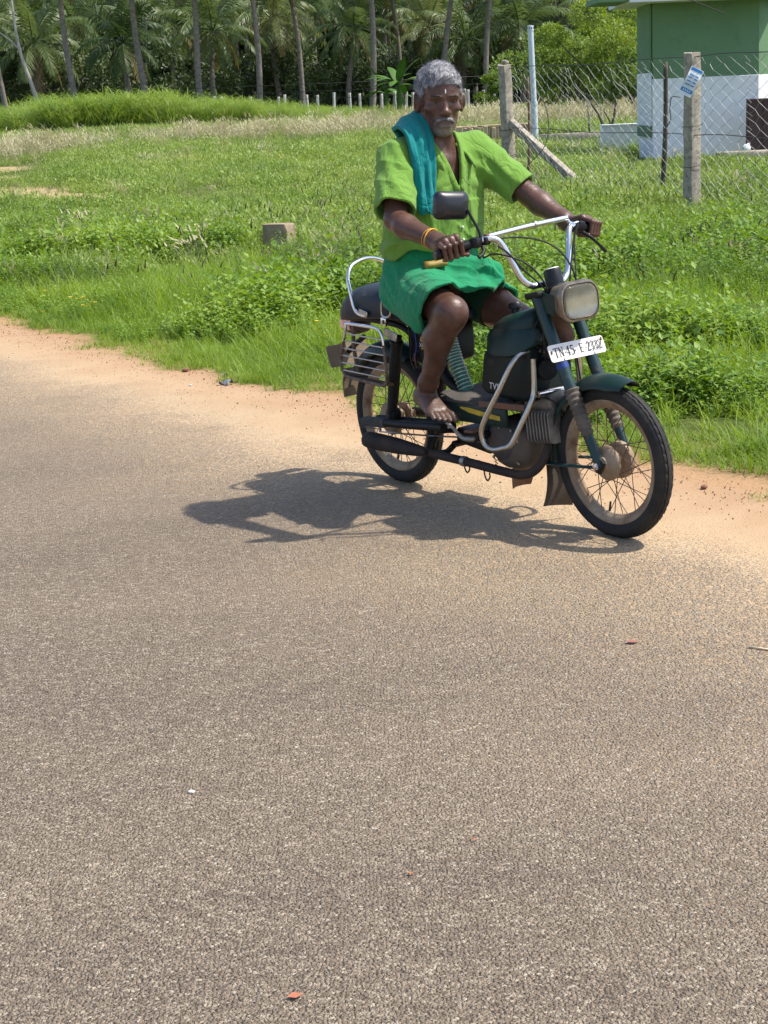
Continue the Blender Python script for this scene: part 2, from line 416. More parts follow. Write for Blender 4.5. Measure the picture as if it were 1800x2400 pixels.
M_dry = leafmat('dry_grass', [(.1, (.30, .30, .14)), (.5, (.42, .39, .23)), (.9, (.55, .49, .32))], .3)
M_herb = leafmat('herb_leaf', [(.1, (.055, .095, .030)), (.5, (.105, .165, .045)), (.9, (.17, .225, .065))], .28)
M_field = leafmat('far_weed', [(.06, (.090, .150, .034)), (.3, (.165, .250, .052)), (.55, (.245, .345, .078)), (.8, (.34, .41, .125)), (.98, (.43, .40, .19))], .36, patch=.35)
M_tall = leafmat('tall_grass_blade', [(.1, (.115, .195, .036)), (.4, (.19, .295, .06)), (.7, (.28, .38, .09)), (.95, (.40, .44, .15))], .42, patch=1.2)
M_spike = mat('seed_spike', (.05, .035, .022), (.12, .08, .04), 30)
M_flower = mat('yellow_petal', (.75, .52, .03), rough=.6)
def p_weed(k, mt=None, big=1.0):
    n = RNG.integers(6, 10); parts = []
    st_d = az(n, 42, 86); st_l = RNG.uniform(.07, .21, n)
    for i in range(n):
        m_ = RNG.integers(5, 9); t_ = np.linspace(.3, 1, m_)[:, None]
        base = st_d[i] * st_l[i] * t_ * [1, 1, 1.1]
        a = np.arange(m_) * 2.4 + RNG.uniform(0, 6); el = np.linspace(.1, .75, m_) + RNG.normal(0, .15, m_)
        d = np.stack([np.cos(a) * np.cos(el), np.sin(a) * np.cos(el), np.sin(el)], 1)
        ln = RNG.uniform(.024, .046, m_) * big * (1.15 - .35 * t_[:, 0])
        parts.append(leaf_faces(base, d, np.broadcast_to(UPZ, d.shape), ln, ln * RNG.uniform(.5, .75), .18, .22))
        v, f = blade_faces(np.zeros((1, 3)), st_d[i][None], st_l[i] * 1.05, .005, .05, 2); parts.append((v, f))
    return proto('weed_%02d' % k, parts, mt or M_weed)
def p_grass(k, mt=None, hmin=.08, hmax=.26, n=26, wd=.0055, spread=.07):
    b = RNG.normal(0, spread * .5, (n, 3)) * [1, 1, 0]; d = az(n, 45, 88)
    parts = [blade_faces(b, d, RNG.uniform(hmin, hmax, n), RNG.uniform(.7, 1.3, n) * wd, RNG.uniform(.3, 1.3, n))]
    return proto('tuft_%02d' % k, parts, mt or M_grass)
def p_herb(k):
    n = 7; parts = []
    for i in range(n):
        d = az(1, 50, 85)[0]; L_ = RNG.uniform(.18, .36); m_ = 22; t_ = np.linspace(.2, 1, m_)[:, None]
        base = d * L_ * t_; base[:, 2] -= .06 * (t_[:, 0] ** 2) * L_
        a = RNG.uniform(0, 6.3, m_); dd = np.stack([np.cos(a), np.sin(a), RNG.uniform(-.1, .7, m_)], 1)
        ln = RNG.uniform(.018, .035, m_)
        parts.append(leaf_faces(base, dd, np.broadcast_to(UPZ, dd.shape), ln, ln * .42, .1, .1))
        parts.append(blade_faces(np.zeros((1, 3)), d[None], L_, .004, .1, 2))
    return proto('herb_%02d' % k, parts, M_herb)
def p_far(k):
    n = 70; b = RNG.normal(0, .13, (n, 3)) * [1, 1, .0]; b[:, 2] = RNG.uniform(.0, .17, n)
    d = az(n, 5, 80); ln = RNG.uniform(.030, .072, n)
    parts = [leaf_faces(b, d, np.broadcast_to(UPZ, d.shape), ln, ln * .4, .1, .2)]
    b2 = RNG.normal(0, .1, (12, 3)) * [1, 1, 0]
    parts.append(blade_faces(b2, az(12, 55, 88), RNG.uniform(.12, .34, 12), .010, RNG.uniform(.2, .9, 12)))
    return proto('farweed_%02d' % k, parts, M_field)
def p_dry(k):
    n = 22; b = RNG.normal(0, .12, (n, 3)) * [1, 1, 0]; d = az(n, 62, 88); d[:, 0] += .12
    L_ = RNG.uniform(.42, .72, n)
    parts = [blade_faces(b, d, L_, .009, RNG.uniform(.1, .5, n))]
    tips = b + unit(d) * (L_ * .82)[:, None]
    parts.append(blade_faces(tips, unit(d) + [.25, 0, 0], RNG.uniform(.12, .2, n), .030, RNG.uniform(.5, 1.2, n)))
    g = RNG.normal(0, .1, (14, 3)) * [1, 1, 0]
    parts.append((*blade_faces(g, az(14, 50, 85), RNG.uniform(.2, .4, 14), .012, .6), 1))
    return proto('dry_%02d' % k, parts, [M_dry, M_field])
def p_tall(k):
    n = 46; b = RNG.normal(0, .22, (n, 3)) * [1, 1, 0]; d = az(n, 62, 89)
    parts = [blade_faces(b, d, RNG.uniform(.9, 2.0, n), RNG.uniform(.02, .038, n), RNG.uniform(.4, 1.5, n), 4)]
    m_ = 60; b2 = RNG.normal(0, .25, (m_, 3)) * [1, 1, 0]; b2[:, 2] = RNG.uniform(.3, 1.35, m_)
    parts.append(blade_faces(b2, az(m_, 20, 75), RNG.uniform(.4, .8, m_), .03, RNG.uniform(.6, 1.6, m_), 3))
    return proto('tall_%02d' % k, parts, M_tall)
def p_spike(k):
    n = 3; b = RNG.normal(0, .05, (n, 3)) * [1, 1, 0]; d = az(n, 65, 88); L_ = RNG.uniform(.32, .5, n)
    parts = [blade_faces(b, d, L_, .004, .15, 2), (*blade_faces(b + unit(d) * (L_ * .9)[:, None], unit(d) + [.2, .1, 0], .09, .014, .6, 3), 1)]
    return proto('spike_%02d' % k, parts, [M_grass, M_spike])
def p_flower(k):
    parts = [blade_faces(np.zeros((1, 3)), np.array([[.1, 0, 1.]]), .17, .004, .1, 2)]
    a = np.arange(6) * 1.047; d = np.stack([np.cos(a), np.sin(a), np.full(6, .35)], 1)
    parts.append((*leaf_faces(np.broadcast_to([.017, 0, .168], (6, 3)).copy(), d, np.broadcast_to(UPZ, d.shape), .02, .014), 1))
    return proto('flower_%02d' % k, parts, [M_grass, M_flower])

def vnoise(x, y, s, seed=0):
    """cheap smooth value noise"""
    r = np.random.default_rng(seed).random((64, 64)); u = np.asarray(x) / s; v = np.asarray(y) / s
    i = np.floor(u).astype(int); j = np.floor(v).astype(int); a = u - i; b = v - j
    a = a * a * (3 - 2 * a); b = b * b * (3 - 2 * b)
    g = lambda p, q: r[p % 64, q % 64]
    return (g(i, j) * (1 - a) + g(i + 1, j) * a) * (1 - b) + (g(i, j + 1) * (1 - a) + g(i + 1, j + 1) * a) * b
SX, SY = G(655, 600)[0] + .0, G(655, 600)[1] - .45
def field_points(y0, y1, dens, marg=.0, seed=1):
    rg = np.random.default_rng(seed)
    A = (y1 - y0) * 2 * (.27 * y1 + 1.0); n = int(A * dens)
    y = rg.uniform(y0, y1, n); x = rg.uniform(-1, 1, n) * (.27 * y1 + 1.0)
    k = np.abs(x) < .27 * y + 1.0
    x, y = x[k], y[k]
    d = edge_d(x, y) + .42 * (vnoise(x, y, .7, 5) - .5) + .30 * (vnoise(x, y, .2, 6) - .5) + .16 * (vnoise(x, y, .07, 7) - .5)
    k = (d < -marg) & ~((x > 4.8) & (y > 30.2) & (y < 34.3)) & (((x - SX) / .42) ** 2 + ((y - SY) / .75) ** 2 > 1)
    return x[k], y[k], d[k], rg
def keep(k, *a): return [v[k] for v in a]
def bare(x, y):
    """bare sandy patches in the field, upper left of the photograph"""
    b = np.zeros_like(x)
    for (px, py, rx, ry) in ((60, 452, 1.8, 2.6), (130, 462, 1.5, 2.2), (15, 425, 1.3, 2.8), (30, 408, 1.1, 2.8), (200, 466, 1.0, 1.6)):
        g = G(px, py); b = np.maximum(b, np.exp(-(((x - g[0]) / rx) ** 2 + ((y - g[1] + .8) / ry) ** 2) * 1.5))
    return b
def put(name, x, y, sc, npro, protos, label, cat, rg, sink=.01, tilt=.12, zs=None):
    n = len(x); P = np.stack([x, y, ground_z(x, y) - sink], 1)
    rot = np.stack([rg.normal(0, tilt, n), rg.normal(0, tilt, n), rg.uniform(0, 6.283, n)], 1)
    s3 = np.stack([sc, sc, sc * (zs if zs is not None else rg.uniform(.8, 1.25, n))], 1)
    return scatter(name, P, rot, s3, rg.integers(0, npro, n), protos, label, cat)

weeds = [p_weed(i) for i in range(5)]
tufts = [p_grass(i) for i in range(5)]
shorts = [p_grass(10 + i, None, .03, .09, 22, .004, .07) for i in range(3)]
herbs = [p_herb(i) for i in range(3)]
fars = [p_far(i) for i in range(5)]
drys = [p_dry(i) for i in range(3)]
talls = [p_tall(i) for i in range(4)]
spikes = [p_spike(i) for i in range(2)]
flowers = [p_flower(0)]

# --- near verge: short ragged grass at the sand's edge
x, y, d, rg = field_points(4.0, 18, 420, -.06, 11); k = (d > -.6) & (rg.random(len(x)) < sstep(.1, -.22, d) + .05)
x, y, d = keep(k, x, y, d)
put('verge_grass', x, y, rg.uniform(.6, 1.3, len(x)), 3, shorts, 'short ragged grass fringe along the sandy edge of the road', 'grass', rg)
# --- near field grass
x, y, d, rg = field_points(4.0, 19, 190, .02, 12); n1 = vnoise(x, y, .9, 21)
k = rg.random(len(x)) < (.35 + .65 * sstep(.35, .6, n1)) * sstep(19, 16.5, y); x, y, d, n1 = keep(k, x, y, d, n1)
hgt = (.52 + .45 * sstep(-.1, -1.1, d) + .08 * sstep(8.5, 6.5, y)) * (.6 + .8 * n1)
put('meadow_grass', x, y, rg.uniform(.7, 1.3, len(x)) * hgt, 5, tufts, 'bright green long bladed grass growing in the near field', 'grass', rg)
# --- near broad-leaved weeds in drifts
x, y, d, rg = field_points(4.0, 19, 200, .04, 13); n1 = vnoise(x, y, .8, 22); n2 = vnoise(x, y, 2.4, 23)
k = rg.random(len(x)) < sstep(.34, .56, n1) * (.45 + .55 * n2) * sstep(19, 16.5, y); x, y, d, n1, n2 = keep(k, x, y, d, n1, n2)
hgt = (.40 + .7 * sstep(0, -1.3, d)) * (.30 + 1.15 * sstep(.3, .85, n1)) * (.75 + .5 * n2)
put('weed_cover', x, y, rg.uniform(.7, 1.3, len(x)) * hgt, 5, weeds, 'fresh green broad leaved weeds spreading over the near field', 'weeds', rg)
# --- darker feathery herbs
x, y, d, rg = field_points(7.0, 34, 20, .9, 14); n1 = vnoise(x, y, 1.6, 24)
k = rg.random(len(x)) < sstep(.42, .72, n1) * (.25 + .75 * np.exp(-((y - 16.5 - .35 * x) / 4.0) ** 2)); x, y = keep(k, x, y)
put('feathery_herbs', x, y, rg.uniform(.7, 1.25, len(x)), 3, herbs, 'dark feathery herbs in drifts among the field weeds', 'weeds', rg)
# --- middle field
x, y, d, rg = field_points(15, 34, 46, .3, 15); n1 = vnoise(x, y, 1.4, 25)
k = (rg.random(len(x)) < sstep(14.5, 18, y) * (.55 + .45 * n1)) & (bare(x, y) < rg.uniform(.12, .75, len(x))); x, y, n1 = keep(k, x, y, n1)
put('middle_weeds', x, y, rg.uniform(.6, 1.15, len(x)) * (.45 + 1.0 * n1), 5, fars, 'mixed pale green weeds over the middle of the field', 'weeds', rg)
x, y, d, rg = field_points(14, 38, 20, .3, 25); n1 = vnoise(x, y, 2.0, 35)
k = (rg.random(len(x)) < sstep(.4, .65, n1)) & (bare(x, y) < .3); x, y, n1 = keep(k, x, y, n1)
put('middle_leafy_weeds', x, y, rg.uniform(.8, 1.45, len(x)), 5, [p_weed(20 + i) for i in range(5)], 'patches of leafy green weeds around the concrete stub', 'weeds', rg)
# --- far field, low
x, y, d, rg = field_points(32, 76, 15, .3, 16); n1 = vnoise(x, y, 2.6, 26)
k = (rg.random(len(x)) < .55 + .45 * n1) & ~((x > 1.9) & (x < 6.0) & (y > 41.5) & (y < 48)) & ~((x > 5.0) & (y > 31.0) & (y < 37)) & (bare(x, y) < rg.uniform(.15, .5, len(x))); x, y, n1 = keep(k, x, y, n1)
put('far_weeds', x, y, rg.uniform(1.0, 1.7, len(x)) * (.6 + .5 * n1), 5, fars, 'low yellow green weeds over the far part of the field', 'weeds', rg)
# --- pale seeding grass band
x, y, d, rg = field_points(44, 66, 9, .3, 17); n1 = vnoise(x, y, 3.2, 27); mid = 53 + .55 * (x + 4)
k = rg.random(len(x)) < np.exp(-((y - mid) / 5.0) ** 2) * (.10 + 1.0 * sstep(.3, .75, n1)); k &= ~((x > 2.0) & (x < 6.2) & (y < 49)); x, y = keep(k, x, y)
put('pale_seeding_grass', x, y, rg.uniform(.7, 1.15, len(x)), 3, drys, 'band of pale seeding grass across the far field', 'grass', rg)
# --- tall fresh grass in front of the palms, highest on the left
x, y, d, rg = field_points(74, 84, 7, .3, 18)
px = 900 + x / y * PF; prof = np.interp(px, [-400, 0, 180, 420, 560, 760, 950, 1150, 1500, 2200], [.85, .72, .98, 1.0, .82, .5, .32, .26, .24, .24])
k = rg.random(len(x)) < np.clip(prof * 1.5, .3, 1); x, y, prof = keep(k, x, y, prof)
put('tall_green_grass', x, y, prof * rg.uniform(.8, 1.15, len(x)) * (.72 + .5 * vnoise(x, y, 1.3, 44)), 4, talls, 'tall fresh green grass thicket in front of the palms', 'grass', rg, zs=np.ones(len(x)))
x, y, d, rg = field_points(13, 46, .9, .6, 39); n1 = vnoise(x, y, 2.8, 48); k = (rg.random(len(x)) < sstep(.4, .7, n1)) & (bare(x, y) < .4) & ~((x > 5.0) & (y > 31.0) & (y < 37)); x, y = keep(k, x, y)
put('dry_stems', x, y, rg.uniform(.35, .75, len(x)), 3, [p_dry(10 + i) for i in range(3)], 'thin dry seeding stems scattered over the middle field', 'grass', rg)
# --- thin dark seed spikes, a few yellow flowers
x, y, d, rg = field_points(9, 26, 3.0, .6, 19); n1 = vnoise(x, y, 2.2, 28); k = n1 > .48; x, y = keep(k, x, y)
put('seed_spikes', x, y, rg.uniform(.7, 1.15, len(x)), 2, spikes, 'thin dark seed spikes standing above the weeds', 'weeds', rg)
rg = np.random.default_rng(31); FP = [G(px, py, .1) for px, py in ((105, 706), (157, 720), (192, 722), (205, 718), (203, 727), (208, 735), (227, 726), (104, 739), (735, 790), (760, 800), (775, 797), (752, 806))]
x = np.array([p[0] for p in FP]); y = np.array([p[1] for p in FP])
put('yellow_flowers', x, y, np.ones(len(x)), 1, flowers, 'small yellow flowers in the verge grass', 'flowers', rg)
# ================================================================== fence, building, trees
M_stone = mat('weathered_concrete', (.44, .385, .30), (.25, .22, .18), 9, .3, .7, rough=.9, bump=.8, bscale=45, dirt=(.13, .115, .095), dscale=16, dlo=.48, dhi=.72)
M_wire = mat('galvanised_wire', (.42, .43, .42), (.24, .22, .20), 8, rough=.6, metal=.2)
M_darkwire = mat('dark_wire', (.05, .045, .042), rough=.6, metal=.4)
M_bark = mat('palm_bark', (.15, .128, .105), (.25, .215, .178), 6, rough=.9, bump=.8, bscale=18)
M_darkbark = mat('dark_bark', (.045, .036, .028), (.09, .072, .055), 8, rough=.9)
def gpt(px, py, Y): return DP(px, py, Y)
def gz(x, y): return float(ground_z(x, y))

# ---- fence posts
def post_mesh(h, w=.135, chips=3, seed=0):
    rg = np.random.default_rng(seed); RS = []; n_ = 14
    for i in range(n_):
        z = h * i / (n_ - 1); ww = w * (1.04 - .10 * i / (n_ - 1)) * (1 + rg.normal(0, .012))
        o_ = rrect(ww, ww * .92, .012, 2) + rg.normal(0, .0022, (12, 2)); RS.append([(p[0] + .004 * math.sin(i * 1.3), p[1], z + (rg.normal(0, .008) if i == n_ - 1 else 0)) for p in o_])
    return rings(RS)
C0 = gpt(1197, 430, 27.0); C1 = gpt(1622, 480, 20.0)
FDIR = (C1 - C0)[:2] / np.linalg.norm((C1 - C0)[:2]); FANG = math.atan2(FDIR[1], FDIR[0])
def fence_post(px, Y, ztop_py, label, w, seed, rz=0.0, tilt=0.0):
    b_ = gpt(px, 440, Y); z0 = gz(b_[0], b_[1]); top = gpt(px, ztop_py, Y)[2]
    o = empty('fence_post', (b_[0], b_[1], z0 - .05), rz)
    MBp = MB(); MBp.add(*post_mesh(top - z0 + .05, w, seed=seed)); MBp.build('shaft', M_stone, o, sharp=50); o.rotation_euler[1] = tilt
    tag(o, label, 'fence post', 'concrete posts of the near wire fence'); return o, np.array([b_[0], b_[1], top])
cp, CT = fence_post(1197, 27.0, 152, 'weathered concrete corner post with a slanting brace and broken top', .165, 3, R(38), R(-2.2))
rp, RT = fence_post(1622, 20.0, 124, 'tall weathered concrete fence post with a blue and white notice tied on', .155, 4, R(33), 0)
for z_ in (.95, .55): 
    b = MB(); h_ = .092; b.add(*tube([(h_ * a, h_ * c, z_ + .01 * a) for a, c in ((1, 1), (-1, 1), (-1, -1), (1, -1))], .004, 6, True)); b.build('wire_tie', M_darkwire, cp)
    b = MB(); h_ = .088; b.add(*tube([(h_ * a, h_ * c, z_ * 1.15 + .01 * a) for a, c in ((1, 1), (-1, 1), (-1, -1), (1, -1))], .003, 6, True)); b.build('wire_tie', M_darkwire, rp)
b = MB(); b.add(*box((.02, 0, 1.965), (.09, .10, .06), rotm('Y', R(24)), .015)); b.build('broken_top', M_stone, cp)
# brace leaning on the corner post
P0 = gpt(1198, 288, 26.93); P1 = gpt(1390, 462, 25.55)
br = MB(); dv = P1 - P0; L_ = np.linalg.norm(dv); T = dv / L_; up_ = np.array([0, 0, 1.]); sd_ = np.cross(T, up_); sd_ /= np.linalg.norm(sd_); nr_ = np.cross(sd_, T)
rgp = np.random.default_rng(9); RS = []
for i in range(12):
    c = P0 + T * L_ * i / 11; o_ = rrect(.125, .115, .012, 2) + rgp.normal(0, .002, (12, 2)); RS.append([c + sd_ * p[0] + nr_ * p[1] for p in o_])
br.add(*rings(RS)); bo = br.build('brace_post', M_stone, None, sharp=50); tag(bo, 'slanting concrete brace propped against the corner fence post', 'brace')
# thin stakes between
def stake(px, Y, py0, py1, r, lean, label, mt, kink=0):
    t_ = gpt(px + lean, py0, Y); b_ = gpt(px, py1, Y); b_[2] = gz(b_[0], b_[1]) - .05
    m1 = (t_ + b_) / 2 + np.array([.02, 0, 0]) * (1 + kink); b = MB(); P = catmull([b_, m1, t_], 6)
    b.add(*tube(P, np.linspace(r * 1.1, r * .85, len(P)), 8)); o = b.build('fence_stake', mt); tag(o, label, 'stake'); return o
stake(1552, 23.2, 145, 420, .034, 8, 'dark crooked wooden stake in the wire fence beside the white wall', M_darkbark)
stake(1237, 27.5, 180, 380, .022, 0, 'thin rusty stake behind the pale blue pipe', mat('rusty_stake', (.22, .13, .08), (.12, .07, .045), 12, rough=.9))
# chain-link wire, one sheet per span
def chainlink(A, Bp, zt0, zt1, zb, cell, label, seed, slack=.02):
    rg = np.random.default_rng(seed); A = np.array(A, float); Bp = np.array(Bp, float); Ls = np.linalg.norm((Bp - A)[:2]); H = (zt0 + zt1) / 2 - zb
    czl = .145; nx = int(Ls / cell); V = []; Fc = []; n = 0; nz = int(H / czl) * 2
    for i in range(nx + 1):
        pts = []
        for k in range(nz + 1):
            u = min(max((i + (.5 if k % 2 else 0) + .04 * rg.normal()) * cell / Ls, 0), 1); t = k / nz
            zt = zt0 + (zt1 - zt0) * u - slack * math.sin(u * math.pi) * 1.5; z = zb + (zt - zb) * t
            p = A + (Bp - A) * u; off = .03 * math.sin(u * 17 + t * 3) + .02 * math.sin(u * 41)
            nrm = np.array([-(Bp - A)[1], (Bp - A)[0]]) / Ls
            pts.append((p[0] + nrm[0] * off, p[1] + nrm[1] * off, z))
        for sgn in (0, 1):
            Q = [((pts[k][0], pts[k][1], pts[k][2]) if (k % 2 == 0) else (pts[k][0] - (Bp - A)[0] / Ls * cell * sgn, pts[k][1] - (Bp - A)[1] / Ls * cell * sgn, pts[k][2])) for k in range(len(pts))]
            v, f = tube(Q, .0031, 3, cap=False); V.append(v); Fc += [tuple(a + n for a in q) for q in f]; n += len(v)
    me = mesh(np.concatenate(V), Fc, False); o = ob('chain_link', me, M_wire); return o
wf = empty('wire_fence', (C0[0], C0[1], gz(C0[0], C0[1]))); tag(wf, 'sagging chain link fence between the concrete posts', 'wire fence')
def into(o, par):
    o.parent = par; o.matrix_parent_inverse = par.matrix_world.inverted()
bpy.context.view_layer.update()
E1 = C1 + np.append(FDIR * 4.2, 0)
RTz = RT[2] - .05; CTz = CT[2] - .05
for a_, b_, z0_, z1_, sd in ((C0, C1, CTz, RTz, 1), (C1, E1, RTz, RTz + .02, 2)):
    o = chainlink(a_, b_, z0_, z1_, .20, .33, '', sd); o['kind'] = 'stuff'; into(o, wf)
for fz in (.62, 1.0):
    b = MB(); P = []
    for a_, b_, z0_, z1_ in ((C0, C1, CTz, RTz), (C1, E1, RTz, RTz + .02)):
        for t in np.linspace(0, 1, 14): q = a_ + (b_ - a_) * t; P.append((q[0], q[1], .20 + (z0_ + (z1_ - z0_) * t - .20) * fz * (1.0 if fz > .9 else .72) + .015 * math.sin(t * 9)))
    b.add(*tube(P, .0055, 5)); into(b.build('line_wire', M_darkwire), wf)
for k_, (px, pts) in enumerate(((0, [(1330, 160), (1345, 200), (1375, 235), (1380, 280), (1400, 320), (1410, 355)]), (1, [(1430, 160), (1440, 190), (1470, 215), (1490, 250)]), (2, [(1270, 225), (1285, 280), (1278, 340), (1240, 385)]), (3, [(1595, 228), (1575, 228), (1570, 255), (1572, 280), (1560, 300)]))):
    b = MB(); b.add(*tube(catmull([gpt(x, y, 24.0 if k_ < 3 else 20.6) for x, y in pts], 5), .006, 5)); into(b.build('loose_wire', M_wire if k_ < 2 else M_darkwire), wf)
# notice tied to the right post
nc = gpt(1620, 192, 19.86)
no = empty('notice', tuple(nc)); tag(no, 'crumpled blue and white paper notice tied on the fence post', 'notice')
ux = np.array([math.cos(R(-8)), math.sin(R(-8)) * -.3, 0]); ux /= np.linalg.norm(ux); uy = np.array([0, 0, 1.]); rot_ = R(-29)
ax1 = ux * math.cos(rot_) + uy * math.sin(rot_); ax2 = -ux * math.sin(rot_) + uy * math.cos(rot_)
def npt(u, v, o): 
    bend = .025 * math.sin(u * 16) * 1.0; return ax1 * u + ax2 * v + np.array([0, -1., 0]) * (o + bend + .012 * math.sin(v * 22 + 1))
def npatch(u0, u1, v0, v1, o, nm, mt):
    RS = []
    for i in range(9):
        u = u0 + (u1 - u0) * i / 8; t_ = [npt(u, v, o) for v in np.linspace(v0, v1, 7)]; RS.append(t_ + [npt(u, v, o - .0015) for v in np.linspace(v1, v0, 7)])
    b = MB(); b.add(*rings(RS)); return b.build(nm, mt, no, False)
M_paper = mat('white_paper', (.74, .76, .76), (.62, .66, .68), 12, rough=.8); M_bluep = mat('blue_print', (.02, .20, .48), rough=.7)
npatch(-.075, .075, -.165, .165, 0, 'paper', M_paper)
npatch(-.068, .068, -.128, -.085, .003, 'blue_band', M_bluep); npatch(-.068, .068, .125, .158, .003, 'blue_band', M_bluep)
for v_ in (-.04, 0, .04, .075): 
    npatch(-.055, -.005 + .02 * math.sin(v_ * 90), v_ - .006, v_ + .006, .003, 'print_line', M_bluep)
    npatch(.012, .05, v_ - .006, v_ + .006, .003, 'print_line', M_bluep)
for u_ in (-.045, -.02, .005, .03): npatch(u_, u_ + .012, -.118, -.095, .005, 'band_letter', M_paper)

# ---- pale blue pipe
pb = gpt(1255, 326, 45.0); pz = gz(pb[0], pb[1]); pt = gpt(1243, 60, 45.0)
pe = empty('vent_pipe', (pb[0], pb[1], pz)); tag(pe, 'pale blue plastic pipe standing upright behind the fence', 'pipe')
M_pipe = mat('pale_blue_pvc', (.56, .62, .66), (.47, .53, .57), 5, rough=.4)
h_ = pt[2] - pz; lx = pt[0] - pb[0]
def one2(name, vf, mt, parent, sharp=40, smooth=True):
    b = MB(); b.add(*vf); return b.build(name, mt, parent, smooth, sharp=sharp)
one2('pipe', tube([(0, 0, -.1), (lx * .3, 0, h_ * .36)], .088, 16), M_pipe, pe); one2('pipe', tube([(lx * .29, 0, h_ * .34), (lx, 0, h_ - .12)], .076, 16), M_pipe, pe)
one2('pipe_collar', tube([(lx * .28, 0, h_ * .33), (lx * .31, 0, h_ * .365)], .094, 16), M_pipe, pe)
one2('vent_cap', lathe([(.07, -.14), (.086, -.13), (.086, -.03), (.08, 0), (.01, .01)], (lx, 0, h_), (0, 0, 1), 16), M_pipe, pe)
for k_ in range(10):
    a = k_ * .628; one2('vent_slot', box((lx + .087 * math.cos(a), .087 * math.sin(a), h_ - .06), (.006, .018, .05), rotm('Z', a)), M_darkwire, pe)
# ---- row of bricks standing behind the rider
M_brick = mat('pale_brick', (.42, .34, .25), (.30, .20, .13), 6, .3, .7, rough=.95, bump=.4, bscale=40); M_brick2 = mat('yellow_brick', (.52, .43, .28), (.38, .29, .19), 7, rough=.95)
rgb = np.random.default_rng(3); xk = 0; BY = 47.0
bm0 = None; i = 0
x_l, x_r = gpt(1066, 310, BY)[0], gpt(1262, 310, BY)[0]; xx = x_l; nb_ = 0
while xx < x_r:
    wdt = rgb.uniform(.075, .115); hh = rgb.uniform(.30, .36)
    b = MB(); b.add(*box((0, 0, hh / 2), (wdt * .96, .22, hh), None, .008)); o = b.build('brick', M_brick2 if rgb.random() < .3 else M_brick, None, False)
    o.location = (xx, BY + rgb.normal(0, .03) + .35 * (xx - x_l) / (x_r - x_l), gz(xx, BY) - .02 + .10); o.rotation_euler = (rgb.normal(0, .03), rgb.normal(0, .05), rgb.normal(0, .05))
    tag(o, 'brick on edge in the low row, %s from the rider' % ORD[min(nb_, 29)], 'brick', 'bricks in the low row behind the rider'); xx += wdt; nb_ += 1
for k_, (px, w_) in enumerate(((1090, .9), (1150, .8), (1210, .75))):
    q = gpt(px, 292, BY + .15); b = MB(); b.add(*box((0, 0, 0), (w_, .2, .05), None, .006)); o = b.build('stone_slab', M_brick2); o.location = (q[0], q[1], gz(q[0], q[1]) + .425); o.rotation_euler[1] = R((1, -2, 2)[k_])
    tag(o, ('slab lying on the brick row nearest the rider', 'middle slab lying on the brick row', 'slab on the brick row beside the blue pipe')[k_], 'slab')
# ---- concrete stub in the weeds
sc_ = G(655, 600); b = MB(); RS = []
for i in range(8):
    z = .31 * i / 7; o_ = rrect(.27 * (1 - .06 * i / 7), .22, .022, 2) + rgb.normal(0, .009, (12, 2)); RS.append([(p[0], p[1], z + rgb.normal(0, .006)) for p in o_])
b.add(*rings(RS)); so_ = b.build('concrete_stub', mat('tan_stone', (.34, .26, .17), (.20, .15, .10), 14, .3, .7, rough=.95, bump=.9, bscale=40), None, sharp=50); so_.location = (sc_[0], sc_[1], gz(sc_[0], sc_[1]) - .02); so_.rotation_euler = (0, R(2), R(-22)); tag(so_, 'short weathered concrete stub standing alone in the weeds', 'boundary stone')

# ---- building
M_wgreen = mat('green_wall_paint', (.115, .215, .105), (.135, .245, .125), 1.2, rough=.8, bump=.1, bscale=60, dirt=(.085, .165, .10), dscale=2.5, dlo=.55, dhi=.75)
M_wwhite = mat('white_wall_paint', (.82, .83, .83), (.76, .77, .77), 1.5, rough=.8, bump=.1, bscale=60, dirt=(.50, .49, .45), dscale=3.5, dlo=.6, dhi=.75)
M_slab = mat('white_slab', (.72, .74, .76), (.62, .64, .66), 2, rough=.7)
BYY = 34.2
bl = gpt(1530, 365, BYY); bc = gpt(1777, 360, BYY); zg = gz(bl[0], BYY)
bld = empty('building', (bl[0], BYY, zg)); tag(bld, 'small green and white walled building behind the fence', 'building')
Wd = bc[0] - bl[0]; zw = gpt(1650, 180, BYY)[2] - zg; zr = gpt(1600, 5, BYY)[2] - zg
def bb_(name, x0, x1, y0, y1, z0, z1, mt): return one2(name, box(((x0 + x1) / 2, (y0 + y1) / 2, (z0 + z1) / 2), (x1 - x0, y1 - y0, z1 - z0), None, .006), mt, bld)
bb_('lower_wall', 0, Wd, 0, 1.7, -.3, zw, M_wwhite); bb_('upper_wall', .004, Wd - .004, .004, 1.69, zw, zr, M_wgreen)
bb_('side_pier', -.05, -.006, .05, 1.66, .62, zw + .12, M_wwhite); bb_('side_pier', -.046, -.006, .054, 1.65, zw + .125, zr, M_wgreen)
bb_('pier_foot', -.05, -.006, .05, 1.66, .40, .615, M_wgreen)
for nm_, z0_, z1_, mt_, ins in (('angled_wall', -.3, zw, M_wwhite, 0), ('angled_wall', zw, zr, M_wgreen, .004)):
    q_ = rotm('Z', R(48)); c_ = np.array([Wd, .02, (z0_ + z1_) / 2]) + q_ @ np.array([1.5, .15 + ins, 0]); one2(nm_, box(c_, (3.0, .3, z1_ - z0_), q_, .004), mt_, bld)
rf = bb_('roof_slab', -.55, Wd + .5, -.75, 2.2, zr, zr + .16, M_slab); bb_('canopy', -1.15, -.56, -.6, 1.2, zr + .03, zr + .14, M_wgreen)
ks_ = one2('roof_rod', tube([(.5, -.76, zr + .05), (1.2, -1.0, zr - .28)], .012, 6), M_darkwire, bld)
wl = gpt(1410, 330, 37.5); w2 = gpt(1527, 330, 37.5)
